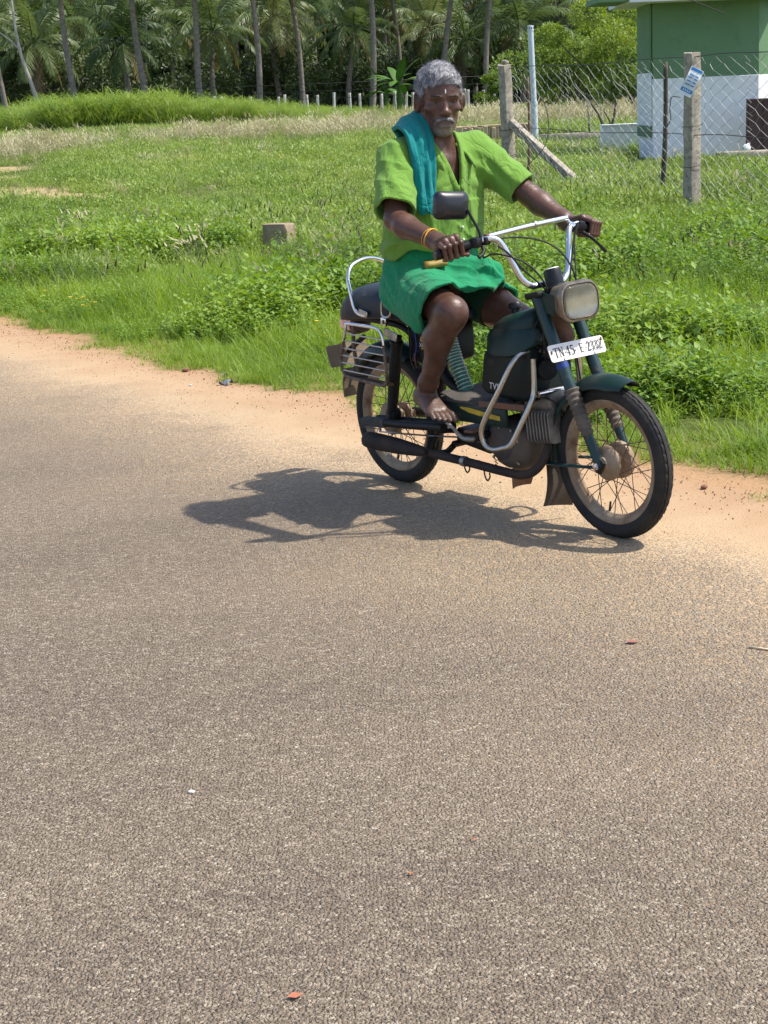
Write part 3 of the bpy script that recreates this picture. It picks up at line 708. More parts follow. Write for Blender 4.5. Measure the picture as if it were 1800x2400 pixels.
lw = empty('low_wall', (wl[0], 37.5, gz(wl[0], 37.5))); tag(lw, 'low white block wall beside the green building', 'wall')
zt_ = gpt(1470, 290, 37.5)[2] - lw.location[2]
one2('coping', box(((w2[0] - wl[0]) / 2, .1, zt_ - .02), (w2[0] - wl[0] + .02, .34, .04), None, .005), M_slab, lw)
one2('block_wall', box(((w2[0] - wl[0]) / 2, .1, (zt_ - .04) / 2 - .1), (w2[0] - wl[0], .3, zt_ + .16), None, .005), M_wwhite, lw)
gq = gpt(1749, 360, BYY - .8); gt = empty('metal_gate', (gq[0], BYY - .8, gz(gq[0], BYY))); gh = gpt(1749, 232, BYY - .8)[2] - gt.location[2]
tag(gt, 'dark brown metal sheet gate against the corner of the building', 'gate'); M_gate = mat('dark_brown_metal', (.060, .026, .024), (.085, .040, .034), 5, rough=.6)
one2('sheet', box((.62, 0, gh / 2), (1.26, .02, gh), None, .004), M_gate, gt)
for k_ in range(5): one2('rib', box((.05 + k_ * .285, -.022, gh / 2), (.03, .022, gh - .02), None, .004), M_gate, gt)
one2('rail', box((.62, -.024, gh - .03), (1.24, .026, .04), None, .004), M_gate, gt)
q = gpt(1748, 352, 33.2); b = MB(); b.add(*lathe([(.01, -.10), (.07, -.09), (.09, 0), (.07, .08), (.03, .10), (.028, .13), (.005, .135)], (0, 0, .1), (.5, 0, 1), 14)); o = b.build('plastic_can', M_slab); o.location = (q[0], 33.2, gz(q[0], 33.2) + .06); tag(o, 'small white plastic can lying by the brown gate', 'can')
q0, q1 = gpt(1265, 325, 44.0), gpt(1420, 325, 44.0); b = MB(); b.add(*box(((q0[0] + q1[0]) / 2, 44.0, gz(q0[0], 44) + .14), (q1[0] - q0[0], .16, .18), None, .01)); tag(b.build('kerb_stone', M_stone), 'long low concrete kerb in the grass beside the pipe', 'kerb')
q0, q1 = gpt(1680, 376, 32.2), gpt(1830, 372, 32.2); b = MB(); b.add(*box(((q0[0] + q1[0]) / 2, 32.2, gz(q0[0], 32.2) + .06), (q1[0] - q0[0], .3, .18), None, .02)); tag(b.build('plinth_edge', M_stone), 'concrete plinth edge in front of the brown gate', 'kerb')

# ---- far fence in front of the palms
M_farpost = mat('pale_far_post', (.50, .48, .43), (.36, .34, .30), 3, rough=.9)
ff = empty('far_fence', (gpt(500, 250, 84)[0], 84, .55)); tag(ff, 'thin dark wire strands of the long fence before the palms', 'wire fence'); bpy.context.view_layer.update()
PXS = [505, 517, 587, 653, 666, 720, 744, 781, 819, 843, 893, 925, 950, 968, 1090, 1097, 1132, 1160, 1178]
FPM = None
for i, px in enumerate(PXS):
    py = np.interp(px, [500, 700, 900, 1180], [229, 223, 217, 209]) + (i * 37 % 7 - 3); t_ = gpt(px, py, 84.0); z0 = gz(t_[0], 84)
    if FPM is None:
        FPM = mesh(*post_mesh(1.0, .13, seed=20)); FPM.materials.append(M_farpost)
    o = ob('far_fence_post', FPM); o.location = (t_[0], 84.0 + (i % 3) * .1, z0 - .05); o.scale = (1, 1, t_[2] - z0 + .05); o.rotation_euler = (0, R((i * 53 % 7 - 3) * .8), R(i * 31))
    tag(o, 'pale post of the far fence before the palms, %s from the left' % ORD[i], 'fence post', 'posts of the far fence before the palms')
for k_, z_ in enumerate((1.0, 1.35, 1.7)):
    a_, b_ = gpt(440, 240, 84.05), gpt(1200, 240, 84.05); b = MB(); b.add(*tube([(a_[0], 84.1, .55 + z_), ((a_[0] + b_[0]) / 2, 84.1, .55 + z_ - .03), (b_[0], 84.1, .55 + z_)], .012, 4)); into(b.build('line_wire', M_darkwire), ff)
t_ = gpt(590, 235, 83.6); b = MB()
b.add(*tube([(t_[0] - .5, 83.6, .5), (t_[0] - .02, 83.6, 1.55)], .07, 6)); tag(b.build('brace_post', M_farpost), 'left leg of the slanting brace at the far fence', 'brace')
b = MB(); b.add(*tube([(t_[0] + .5, 83.62, .5), (t_[0] + .06, 83.62, 1.55)], .07, 6)); tag(b.build('brace_post', M_farpost), 'right leg of the slanting brace at the far fence', 'brace')

# ---- coconut palms
M_frond = leafmat('palm_leaflet', [(.1, (.042, .078, .024)), (.4, (.082, .132, .042)), (.7, (.13, .18, .058)), (.95, (.21, .24, .095))], .36, patch=.12, rough=.42)
M_frondy = leafmat('yellow_frond', [(.1, (.13, .12, .035)), (.5, (.20, .17, .05)), (.9, (.28, .22, .08))], .3, patch=.2, rough=.5)
M_dead = leafmat('dead_frond', [(.1, (.10, .07, .04)), (.9, (.20, .15, .085))], .2)
def frond(rg, L, el, droop, azm, twist=0.0, nl=34):
    """one feather leaf: rachis plus hanging leaflets"""
    d = np.array([math.cos(azm) * math.cos(el), math.sin(azm) * math.cos(el), math.sin(el)]); P = [np.zeros(3)]; seg = 14
    for i in range(seg):
        d = d + np.array([0, 0, -droop / seg * (1 + 1.2 * i / seg)]); d = d / np.linalg.norm(d); P.append(P[-1] + d * L / seg)
    P = np.array(P); T, A, Bn = frames(P, up=np.array([0, 0, 1.]) if abs(math.sin(el)) < .9 else None)
    t = np.linspace(.16, .99, nl); idx = t * seg; i0 = np.minimum(idx.astype(int), seg - 1); fr = (idx - i0)[:, None]
    base = P[i0] * (1 - fr) + P[i0 + 1] * fr; tt = T[i0]; aa = A[i0]
    ln = L * .24 * (np.sin(np.pi * np.clip(t * .9 + .1, 0, 1)) ** .6 + .12) * rg.uniform(.85, 1.1, nl)
    parts = []
    for s in (-1, 1):
        dd = unit(aa * s * .85 + tt * .65 + np.array([0, 0, -.38]) + rg.normal(0, .08, (nl, 3)))
        wd = L * .0105
        p1 = base + dd * ln[:, None] * .5; d2 = unit(dd + np.array([0, 0, -.55])); p2 = p1 + d2 * ln[:, None] * .5
        sd = tt * wd
        V = np.stack([base - sd * .6, base + sd * .6, p1 - sd, p1 + sd, p2], 1).reshape(-1, 3); o = np.arange(nl)[:, None] * 5
        parts.append((V, np.concatenate([o + np.array(f) for f in ((0, 1, 3), (0, 3, 2), (2, 3, 4))])))
    v, f = tube(P, np.linspace(L * .011, L * .003, len(P)), 4, cap=False); f = np.array(f)
    parts.append((v, np.concatenate([f[:, [0, 1, 2]], f[:, [0, 2, 3]]])))
    return parts
def palm_crown(seed, L, n=24, old=.25):
    rg = np.random.default_rng(seed); parts = []
    for i in range(n):
        u = i / n; el = R(82 - 118 * u ** .9) + rg.normal(0, .08); am = i * 2.399 + rg.normal(0, .12)
        mi = 1 if (u > .72 and rg.random() < .5) else 0
        if u > .9 and rg.random() < .6: mi = 2
        for p in frond(rg, L * rg.uniform(.85, 1.08) * (.72 + .28 * math.sin(math.pi * min(1, u + .25))), el, (.9 + .7 * u) * rg.uniform(.8, 1.2), am): parts.append((p[0], p[1], mi))
    for k in range(10):
        a = k * 2.4; V, f = lathe([(.01, -.11), (.085, -.06), (.10, 0), (.07, .08), (.01, .12)], (.27 * math.cos(a), .27 * math.sin(a), -.28 - .05 * (k % 3)), (0, 0, 1), 7); f4 = [q for q in f if len(q) == 4]; f4 = np.array(f4)
        parts.append((V, np.concatenate([f4[:, [0, 1, 2]], f4[:, [0, 2, 3]]]), 1))
    V, Fc, M = join(parts); me = mesh(V, Fc, False, M)
    for mm in (M_frond, M_frondy, M_dead): me.materials.append(mm)
    return me
CROWNS = [palm_crown(40 + i, 4.3, 25) for i in range(4)]
def trunk_mesh(h, lx, ly, r0, r1, seed=0):
    P = np.array([(lx * t ** 1.3 + .10 * math.sin(t * 5 + seed), ly * t ** 1.3, h * t) for t in np.linspace(0, 1, 26)])
    rr = np.interp(np.linspace(0, 1, 26), [0, .06, .2, 1], [r0 * 1.5, r0 * 1.1, r0, r1]) * (1 + .03 * np.where(np.arange(26) % 2, 1, -1))
    me = mesh(*tube(P, rr, 9)); me.materials.append(M_bark); return me, P[-1]
def palm(px, Y, h, lean_px, r, label, ci, cs=1.0, py=240):
    b_ = gpt(px, py, Y); z0 = gz(b_[0], Y); o = empty('coconut_palm', (b_[0], Y, z0 - .1))
    me, tip = trunk_mesh(h, lean_px, .3 * math.sin(px), r, r * .72, px); ob('trunk', me, None, o)
    c = ob('crown', CROWNS[ci % 4], None, o); c.location = tip; c.scale = (cs,) * 3; c.rotation_euler = (R((px * 7) % 13 - 6), R((px * 5) % 13 - 6), px * 1.7)
    tag(o, label, 'palm', 'coconut palms beyond the field'); return o
# front row: straight trunks that leave the top of the photograph
front = [(15, 92, 8.6, -.7, .15), (178, 88, 8.8, -.5, .165), (341, 88, 9.0, -.42, .165), (475, 87, 8.7, -.2, .165), (609, 87, 8.5, -.1, .155), (715, 92, 8.0, -.7, .14), (873, 88, 8.8, .25, .155), (942, 100, 8.6, -.5, .14), (1040, 94, 8.8, .9, .155), (1140, 93, 8.6, .6, .155)]
names = ['leftmost tall coconut palm with a leaning pale trunk', 'tall coconut palm with a pale trunk rising behind the highest grass', 'tall coconut palm, second thick pale trunk from the left', 'tall coconut palm, third thick pale trunk from the left', 'tall coconut palm where the far fence posts begin', 'slender leaning coconut palm behind the far fence posts', 'tall straight coconut palm just left of the banana plant', 'dark slender coconut palm behind the banana plant', 'coconut palm with a curved trunk right above the rider', 'coconut palm with a thin trunk between the rider and the blue pipe']
for i, ((px, Y, h, lx, r), nm) in enumerate(zip(front, names)): palm(px, Y, h, lx, r, nm, i)
# young palms whose crowns show between the trunks
young = [(295, 93, 4.3, .2), (505, 95, 4.9, .0), (80, 96, 4.6, .3), (655, 101, 5.6, -.2), (820, 98, 4.6, .3), (1010, 103, 4.8, 0), (1085, 99, 4.0, .2), (1230, 97, 4.4, -.2), (1440, 92, 4.6, .1), (410, 105, 5.6, .2), (190, 106, 6.2, -.3), (560, 109, 6.6, .2), (740, 110, 6.8, 0), (910, 112, 6.6, .2), (1150, 108, 6.2, .1), (1310, 104, 6.4, -.1), (1520, 100, 6.6, .2), (-60, 104, 5.6, .2), (1620, 104, 6.2, 0), (1730, 100, 5.4, 0)]
for i, (px, Y, h, lx) in enumerate(young): palm(px, Y, h, lx, .16, 'younger coconut palm with its crown between the tall trunks, %s from the left' % ORD[sorted(v[0] for v in young).index(px)], i + 1, .80 + .06 * (i % 4))
rgq = np.random.default_rng(77)
for i in range(26):
    px = -80 + i * 74 + rgq.uniform(-25, 25); palm(px, 118 + 16 * rgq.random(), 6.5 + 5.0 * rgq.random(), rgq.normal(0, .5), .17, 'far coconut palm deep in the dark grove, %s from the left' % ORD[i], i, 1.0 + .15 * rgq.random())
# bare forked tree at the far left
q = gpt(105, 235, 86); b = MB(); z0 = gz(q[0], 86)
bt = empty('bare_tree', (q[0], 86, z0)); tag(bt, 'bare pale forked tree leaning at the far left', 'tree'); M_pale = mat('pale_bark', (.40, .38, .34), (.28, .26, .23), 4, rough=.9)
one2('trunk', tube(catmull([(0, 0, 0), (-.5, 0, 1.9), (-1.05, 0, 4.1), (-1.25, 0, 7.2)], 6), np.linspace(.13, .05, 19), 8), M_pale, bt)
one2('limb', tube(catmull([(-1.0, 0, 3.9), (-1.5, .1, 4.4), (-2.1, 0, 4.9)], 5), np.linspace(.06, .025, 11), 6), M_pale, bt); one2('limb', tube(catmull([(-1.2, 0, 6.2), (-.8, .1, 6.9), (-.6, 0, 7.8)], 5), np.linspace(.05, .02, 11), 6), M_pale, bt)

# ---- leafy trees and shrubs
def leaf_tree(name, px, Y, W_, H_, z_lo, n, lsize, mt, label, cat, seed, group=None, trunk=True, py=240, lobes=9):
    rg = np.random.default_rng(seed); b_ = gpt(px, py, Y); z0 = gz(b_[0], Y); o = empty(name, (b_[0], Y, z0 - .05)); tag(o, label, cat, group)
    cl = rg.normal(0, 1, (lobes, 3)) * [W_ * .27, W_ * .22, H_ * .22] + [0, 0, z_lo + (H_ - z_lo) * .52]; cr = rg.uniform(.16, .30, lobes) * W_
    k = rg.integers(0, lobes, n); dv = unit(rg.normal(0, 1, (n, 3))); rad = cr[k] * rg.uniform(.35, 1, n) ** .45
    P = cl[k] + dv * rad[:, None] * [1, 1, .75]; P[:, 2] = np.clip(P[:, 2], z_lo * .6, None)
    d = unit(dv * .6 + rg.normal(0, .6, (n, 3)) + [0, 0, .15]); ln = lsize * rg.uniform(.6, 1.3, n)
    V, Fc = leaf_faces(P, d, unit(rg.normal(0, .6, (n, 3)) + UPZ), ln, ln * .5, .1, .15)
    me = mesh(V, Fc, True); me.materials.append(mt); ob('crown', me, None, o)
    if trunk:
        b = MB(); b.add(*tube(catmull([(0, 0, 0), (.06, 0, z_lo * .6), (0, .05, z_lo + (H_ - z_lo) * .45)], 5), np.linspace(.035 * W_, .012 * W_, 11), 7)); tr_ = b.build('trunk', M_darkbark, o)
        for j in range(min(5, lobes)):
            one2('limb', tube(catmull([(0, .02, z_lo * .7), (cl[j] + np.array([0, 0, z_lo])) * .5, cl[j]], 4), np.linspace(.016 * W_, .005 * W_, 9), 5), M_darkbark, tr_)
    return o
M_lite = leafmat('bright_tree_leaf', [(.1, (.11, .18, .028)), (.5, (.20, .29, .045)), (.9, (.31, .37, .08))], .35, patch=.5)
M_mid = leafmat('mid_tree_leaf', [(.1, (.085, .15, .032)), (.5, (.155, .235, .048)), (.9, (.24, .31, .075))], .36, patch=.5)
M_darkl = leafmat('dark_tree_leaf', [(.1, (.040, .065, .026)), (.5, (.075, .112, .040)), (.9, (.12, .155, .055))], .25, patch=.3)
leaf_tree('leafy_tree', 1350, 66, 3.4, 3.3, .5, 9000, .13, M_mid, 'dense mid green tree behind the fence beside the blue pipe', 'tree', 1)
leaf_tree('leafy_tree', 1440, 63, 3.2, 3.5, .7, 9000, .13, M_lite, 'bright yellow green tree behind the fence left of the building', 'tree', 2)
leaf_tree('leafy_tree', 1395, 72, 2.2, 4.9, 1.8, 6500, .13, M_lite, 'taller bright green tree top rising behind the fence shrubs', 'tree', 3)
leaf_tree('leafy_tree', 1300, 70, 3.0, 3.0, .4, 7000, .12, M_mid, 'low green tree just right of the blue pipe', 'tree', 4)
leaf_tree('leafy_tree', 1490, 60, 2.2, 2.9, .5, 6000, .13, M_mid, 'green tree beside the corner of the green building', 'tree', 5)
leaf_tree('shrub', 1146, 70, 1.15, 1.7, .3, 2600, .11, M_lite, 'small bright green shrub left of the concrete corner post', 'shrub', 6, trunk=True, lobes=6)
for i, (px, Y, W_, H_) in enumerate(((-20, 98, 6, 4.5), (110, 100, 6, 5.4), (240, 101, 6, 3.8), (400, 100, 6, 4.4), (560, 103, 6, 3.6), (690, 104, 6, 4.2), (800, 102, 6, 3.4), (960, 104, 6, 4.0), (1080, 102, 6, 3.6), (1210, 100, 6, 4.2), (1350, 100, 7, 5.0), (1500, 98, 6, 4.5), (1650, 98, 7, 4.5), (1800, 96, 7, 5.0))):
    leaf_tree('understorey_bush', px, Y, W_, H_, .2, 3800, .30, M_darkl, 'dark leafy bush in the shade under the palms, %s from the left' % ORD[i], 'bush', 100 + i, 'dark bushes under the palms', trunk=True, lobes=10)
# the far edge of the grove, too deep in shade to tell apart
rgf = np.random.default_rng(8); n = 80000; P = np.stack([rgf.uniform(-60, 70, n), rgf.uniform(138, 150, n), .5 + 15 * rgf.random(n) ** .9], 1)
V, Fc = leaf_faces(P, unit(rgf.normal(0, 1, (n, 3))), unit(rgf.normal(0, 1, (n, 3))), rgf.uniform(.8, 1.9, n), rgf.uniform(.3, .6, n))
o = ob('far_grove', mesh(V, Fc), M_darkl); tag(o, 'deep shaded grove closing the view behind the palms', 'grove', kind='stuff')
# ---- banana plant
def banana(px, Y, n, L, hs, label, seed):
    rg = np.random.default_rng(seed); b_ = gpt(px, 240, Y); o = empty('banana_plant', (b_[0], Y, gz(b_[0], Y))); tag(o, label, 'banana plant')
    M_ban = bpy.data.materials.get('banana_leaf') or leafmat('banana_leaf', [(.1, (.06, .15, .03)), (.5, (.10, .22, .04)), (.9, (.16, .28, .06))], .4)
    one2('stem', tube([(0, 0, 0), (.05, 0, hs * .6), (0, 0, hs)], [.14, .12, .08], 10), M_ban, o)
    for i in range(n):
        a = i * 2.4 + rg.normal(0, .2); el = R(rg.uniform(15, 75)); d = np.array([math.cos(a) * math.cos(el), math.sin(a) * math.cos(el), math.sin(el)]); P = [np.array([0, 0, hs * .92])]
        for k in range(10): d = d + np.array([0, 0, -.13]); d /= np.linalg.norm(d); P.append(P[-1] + d * L / 10)
        P = np.array(P); T, A, Bn = frames(P, up=UPZ); w_ = L * .115 * np.array([.05, .25, .7, .95, 1, 1, .98, .9, .75, .5, .06])
        RS = [[P[k] + A[k] * w_[k] + [0, 0, -.25 * w_[k]], P[k], P[k] - A[k] * w_[k] + [0, 0, -.25 * w_[k]], P[k] - [0, 0, .012]] for k in range(11)]
        one2('leaf', rings(RS), M_ban, o, smooth=False)
    return o
banana(935, 82.5, 13, 1.75, 1.5, 'banana plant with broad ragged leaves left of the rider', 4)
banana(905, 86, 6, 1.7, 1.2, 'smaller banana plant half hidden behind the broad leaved one', 5)
# ---- dark forked stump inside the fence
q = gpt(1420, 290, 46); st = empty('bare_shrub', (q[0], 46, gz(q[0], 46))); tag(st, 'bare dark forked shrub in the grass behind the fence', 'shrub')
for pts, r_ in (([(0, 0, 0), (-.15, 0, .5), (-.42, 0, .95)], .05), ([(0, 0, 0), (.2, 0, .45), (.28, .05, .95)], .045), ([(0, 0, .1), (.12, 0, .35), (-.08, 0, .75)], .03), ([(-.45, 0, -.05), (-.45, 0, .4), (-.48, 0, .85)], .03)):
    one2('limb', tube(catmull(pts, 5), np.linspace(r_, r_ * .5, 11), 6), M_darkbark, st)

# ---- things lying on the road and verge
def pebble(name, px, py, s, mt, label, cat, seed, flat=.6):
    rg = np.random.default_rng(seed); g = G(px, py); bm = bmesh.new(); bmesh.ops.create_icosphere(bm, subdivisions=2, radius=1)
    for v in bm.verts: v.co = Vector((v.co.x * s * 1.2, v.co.y * s, v.co.z * s * flat)) * (1 + rg.normal(0, .07))
    me = bpy.data.meshes.new(name); bm.to_mesh(me); bm.free(); o = ob(name, me, mt); o.location = (g[0], g[1], s * flat * .7 + .004); o.rotation_euler[2] = seed; tag(o, label, cat); return o
M_clod = mat('red_clod', (.16, .070, .042), (.25, .13, .075), 40, rough=.95, bump=.5, bscale=120); M_wst = mat('white_stone', (.62, .60, .56), rough=.9)
pebble('stone', 436, 872, .020, M_clod, 'dark reddish stone lying on the sandy verge', 'stone', 1)
pebble('stone', 447, 906, .008, M_wst, 'small pale stone on the sand below the reddish one', 'stone', 2)
pebble('stone', 449, 1862, .0065, M_wst, 'white pebble on the lower left of the road', 'stone', 3)
pebble('stone', 1650, 1147, .014, M_clod, 'small brown stone on the sand near the grass at the right', 'stone', 4)
def leaf_litter(px, py, L_, w_, rz, mt, label, seed):
    g = G(px, py, .006); V, f = leaf_faces(np.array([[-L_ / 2, 0, .003]]), np.array([[1., 0, .05]]), np.array([[0, 0, 1.]]), L_, w_, .12, .06)
    o = ob('fallen_leaf', mesh(V, f), mt); o.location = (g[0], g[1], .007); o.rotation_euler[2] = rz; tag(o, label, 'leaf'); return o
M_rl = mat('red_brown_leaf', (.36, .11, .05), (.42, .17, .09), 60, rough=.7); M_dl = mat('dull_red_leaf', (.26, .10, .07), (.30, .15, .10), 40, rough=.8)
leaf_litter(692, 2337, .030, .020, .3, M_rl, 'orange fallen leaf at the bottom of the road', 1)
leaf_litter(1482, 1506, .046, .026, .1, M_dl, 'dull red fallen leaf on the sandy side of the road', 2)
leaf_litter(1113, 1971, .012, .008, .6, M_rl, 'tiny red fallen leaf in the middle of the road', 3); leaf_litter(963, 2050, .014, .009, -.5, M_rl, 'tiny red leaf left of the middle low on the road', 4)
g0, g1 = G(1755, 1516, .008), G(1815, 1524, .008); b = MB(); b.add(*tube([g0, g1], .003, 6)); tag(b.build('straw', mat('straw', (.62, .50, .32), rough=.7)), 'pale straw lying at the right edge of the road', 'straw')
for i, (px, py, L_, rz) in enumerate(((530, 903, .075, .2), (528, 884, .035, -.4))):
    g = G(px, py); RS = [[(L_ * t_, .018 * math.sin(t_ * 9 + k_ * 2) + k_ * .022, .012 + .012 * math.sin(t_ * 7 + k_)) for k_ in (-1, 0, 1)] + [(L_ * t_, .018 * math.sin(t_ * 9 + k_ * 2) + k_ * .022, .009 + .012 * math.sin(t_ * 7 + k_)) for k_ in (1, 0, -1)] for t_ in np.linspace(-.5, .5, 9)]
    b = MB(); b.add(*rings(RS)); o = b.build('plastic_scrap', mat('plastic_scrap', (.22, .24, .25), (.08, .085, .09), 60, rough=.4) if i == 0 else bpy.data.materials['plastic_scrap']); o.location = (g[0], g[1], .006); o.rotation_euler[2] = rz
    tag(o, ('crumpled grey plastic scrap on the sand', 'small plastic scrap at the grass edge')[i], 'litter')
# loose grit on the verge
rgv = np.random.default_rng(12); n = 4200; uu = rgv.uniform(-3, 12, n); dd = np.abs(rgv.normal(0, .28, n)) - .05; GP = EA + uu[:, None] * EU + dd[:, None] * EN
gr = []
for k_ in range(3):
    bm = bmesh.new(); bmesh.ops.create_icosphere(bm, subdivisions=1, radius=1)
    for v in bm.verts: v.co = v.co * (1 + rgv.normal(0, .15))
    me = bpy.data.meshes.new('grit'); bm.to_mesh(me); bm.free(); me.materials.append((M_clod, M_brick, M_clod)[k_]); gr.append(ob('grit_%d' % k_, me, link=False))
ss = rgv.lognormal(-6.15, .4, n)
scatter('verge_grit', np.stack([GP[:, 0], GP[:, 1], np.full(n, .005)], 1), rgv.uniform(0, 6, (n, 3)), np.stack([ss, ss, ss * .7], 1), rgv.integers(0, 3, n), gr, 'loose reddish grit scattered along the sandy verge', 'grit')
# ================================================================== the moped
M_green = mat('moped_green_paint', (.0040, .021, .018), (.0062, .029, .024), 8, rough=.42, dirt=(.05, .045, .033), dscale=7, dlo=.52, dhi=.8, spec=.35)
M_greenfork = mat('fork_green_paint', (.006, .036, .037), (.005, .026, .027), 14, rough=.4, dirt=(.10, .08, .055), dscale=18, dlo=.55, dhi=.75)
M_black = mat('black_metal', (.007, .007, .008), (.014, .013, .012), 25, rough=.55, dirt=(.045, .035, .026), dscale=14, dlo=.56, dhi=.85, spec=.3)
M_blackplastic = mat('black_plastic', (.009, .0095, .011), rough=.42, bump=.05, bscale=300, spec=.35)
M_rubber = mat('tyre_rubber', (.010, .0095, .0095), (.018, .017, .016), 12, rough=.8, dirt=(.060, .045, .030), dscale=5, dlo=.50, dhi=.78, bump=.15, bscale=180)
M_chrome = mat('worn_chrome', (.72, .72, .73), rough=.16, metal=1.0, dirt=(.16, .085, .05), dscale=45, dlo=.62, dhi=.72)
M_dullchrome = mat('dull_chrome', (.48, .45, .41), rough=.3, metal=1.0, dirt=(.24, .17, .11), dscale=110, dlo=.57, dhi=.75)
M_rustbar = mat('rusty_bar', (.12, .07, .045), (.22, .17, .13), 30, rough=.75, metal=.3)
M_alu = mat('oily_aluminium', (.40, .39, .36), (.26, .24, .21), 16, rough=.42, metal=.75, dirt=(.12, .09, .06), dscale=12, dlo=.45, dhi=.65)
M_case = mat('engine_cover', (.05, .046, .042), (.10, .08, .06), 7, rough=.65, dirt=(.045, .035, .03), dscale=9, dlo=.5, dhi=.7)
M_fin = mat('fin_metal', (.30, .28, .25), (.17, .155, .135), 20, rough=.55, metal=.5)
M_rim = mat('dusty_rim', (.26, .175, .105), (.40, .315, .22), 9, rough=.6, metal=.25, dirt=(.15, .075, .04), dscale=14, dlo=.5, dhi=.7)
M_hub = mat('dusty_hub', (.24, .165, .10), (.34, .26, .18), 14, rough=.75, metal=.1)
M_spoke = mat('rusty_spoke', (.075, .035, .025), (.15, .10, .08), 60, rough=.6, metal=.5)
M_rust = mat('rusty_iron', (.10, .045, .028), (.19, .10, .06), 18, rough=.85, bump=.3, bscale=90)
M_exh = mat('sooty_exhaust', (.014, .010, .008), (.045, .028, .020), 10, rough=.8, bump=.15, bscale=60)
M_seat = mat('dark_blue_vinyl', (.012, .017, .025), (.017, .023, .032), 5, rough=.5, bump=.12, bscale=350, spec=.35)
M_plate = mat('white_plate_paint', (.80, .79, .76), (.70, .66, .62), 22, rough=.5, dirt=(.25, .10, .06), dscale=17, dlo=.64, dhi=.70)
M_ink = mat('black_lettering', (.012, .012, .014), rough=.6)
M_white = mat('white_decal', (.75, .75, .74), rough=.5)
M_yellow = mat('yellow_decal', (.62, .42, .02), (.45, .30, .03), 20, rough=.55, dirt=(.06, .05, .03), dscale=26, dlo=.58, dhi=.66)
M_pink = mat('faded_red_lens', (.62, .27, .25), (.72, .42, .38), 6, rough=.25, coat=.4)
M_darkred = mat('dark_red_plastic', (.06, .012, .012), rough=.35)
M_mat_ = mat('grey_rubber_mat', (.055, .052, .05), (.10, .085, .07), 10, rough=.85, bump=.3, bscale=120)
M_hose = mat('green_hose', (.015, .16, .105), (.012, .12, .085), 8, rough=.35)
M_hoserib = mat('pale_hose_rib', (.50, .55, .48), rough=.35)
M_flap = mat('brown_flap', (.22, .165, .10), (.16, .12, .075), 9, rough=.85)
M_mud = mat('mud_flap_rubber', (.045, .036, .028), (.11, .08, .05), 6, rough=.9)
M_blue = mat('blue_tape', (.008, .035, .20), rough=.5)
M_redbar = mat('reddish_brown_bar', (.20, .085, .045), (.13, .07, .045), 12, rough=.7)
def lens_mat():
    mt, t, b, co = newmat('headlamp_glass')
    s = nn(t, 'ShaderNodeSeparateXYZ'); t.links.new(co, s.inputs[0])
    wv = math_(t, 'SINE', math_(t, 'MULTIPLY', s.outputs[1], 900.0))
    t.links.new(bumpn(t, wv, .12, .001), b.inputs['Normal'])
    c = mixc(t, framp(t, noise(t, co, 40, 5), .4, .7), (.92, .90, .84), (.70, .64, .52))
    t.links.new(c, b.inputs['Base Color']); setin(b, Roughness=.03); b.inputs['Transmission Weight'].default_value = .95; b.inputs['IOR'].default_value = 1.35
    return mt
M_lens = lens_mat()
M_reflector = mat('lamp_reflector', (.36, .33, .27), rough=.18, metal=1.0)
M_lampbody = mat('dusty_lamp_shell', (.075, .055, .04), (.14, .115, .085), 12, rough=.6)
M_lamprim = mat('dusty_lamp_rim', (.34, .29, .22), (.15, .115, .08), 18, rough=.32, metal=.7)

def BL(px, py, ly):
    """photo pixel -> point of the ride's frame in the upright plane at lateral offset ly"""
    d = ray(px, py); O = BO
    t_ = ((O - CC) @ LF + ly) / (d @ LF); q = CC + t_ * d - O
    return np.array([q @ HD, q @ LF, q @ UPV])

moped = empty('moped'); moped.matrix_world = BIKE
tag(moped, 'dark green moped with chrome handlebar carrying the barefoot man on the road', 'moped')
def tb(name, pts, r, mt, parent=None, n=10, sm=8, closed=False, **k):
    P = catmull(pts, sm, closed) if sm else np.asarray(pts, float)
    if np.ndim(r) and sm:
        r = np.interp(np.linspace(0, 1, len(P)), np.linspace(0, 1, len(r)), r)
    b = MB(); b.add(*tube(P, r, n, closed, **k)); return b.build(name, mt, parent or moped, sharp=50)
def one(name, vf, mt, parent=None, smooth=True, sharp=40):
    b = MB(); b.add(*vf); return b.build(name, mt, parent or moped, smooth, sharp=sharp)
def mir(P): return [(p[0], -p[1], p[2]) for p in P]

# ---- wheels
def tyre_mesh(n=200):
    # section: (radius, y) from inner bead to bead, with a centre band, grooves and shoulder blocks
    hw = .030
    prof = [(.2140, -.021), (.2200, -.027), (.2330, -.0315), (.2460, -.0305), (.2540, -.0265), (.2600, -.0205), (.2590, -.0195), (.2635, -.0170), (.2660, -.0105), (.2625, -.0098), (.2625, -.0078), (.2672, -.0070), (.2680, 0)]
    prof = prof + [(r_, -y_) for r_, y_ in prof[-2::-1]]
    P = np.array(prof); k = len(P); V = []
    th = np.arange(n) * 2 * np.pi / n
    for i, a in enumerate(th):
        q = P.copy()
        if i % 4 == 0:
            for j in (5, 6, 7, 8, k - 9, k - 8, k - 7, k - 6): q[j, 0] -= .0035
        V.append(np.stack([q[:, 0] * math.cos(a), q[:, 1], q[:, 0] * math.sin(a)], 1))
    V = np.concatenate(V); Fc = []
    for i in range(n):
        j = (i + 1) % n
        for m_ in range(k - 1): Fc.append((i * k + m_, i * k + m_ + 1, j * k + m_ + 1, j * k + m_))
    me = mesh(V, Fc); me.set_sharp_from_angle(angle=R(35)); me.materials.append(M_rubber); return me
TYRE = tyre_mesh()
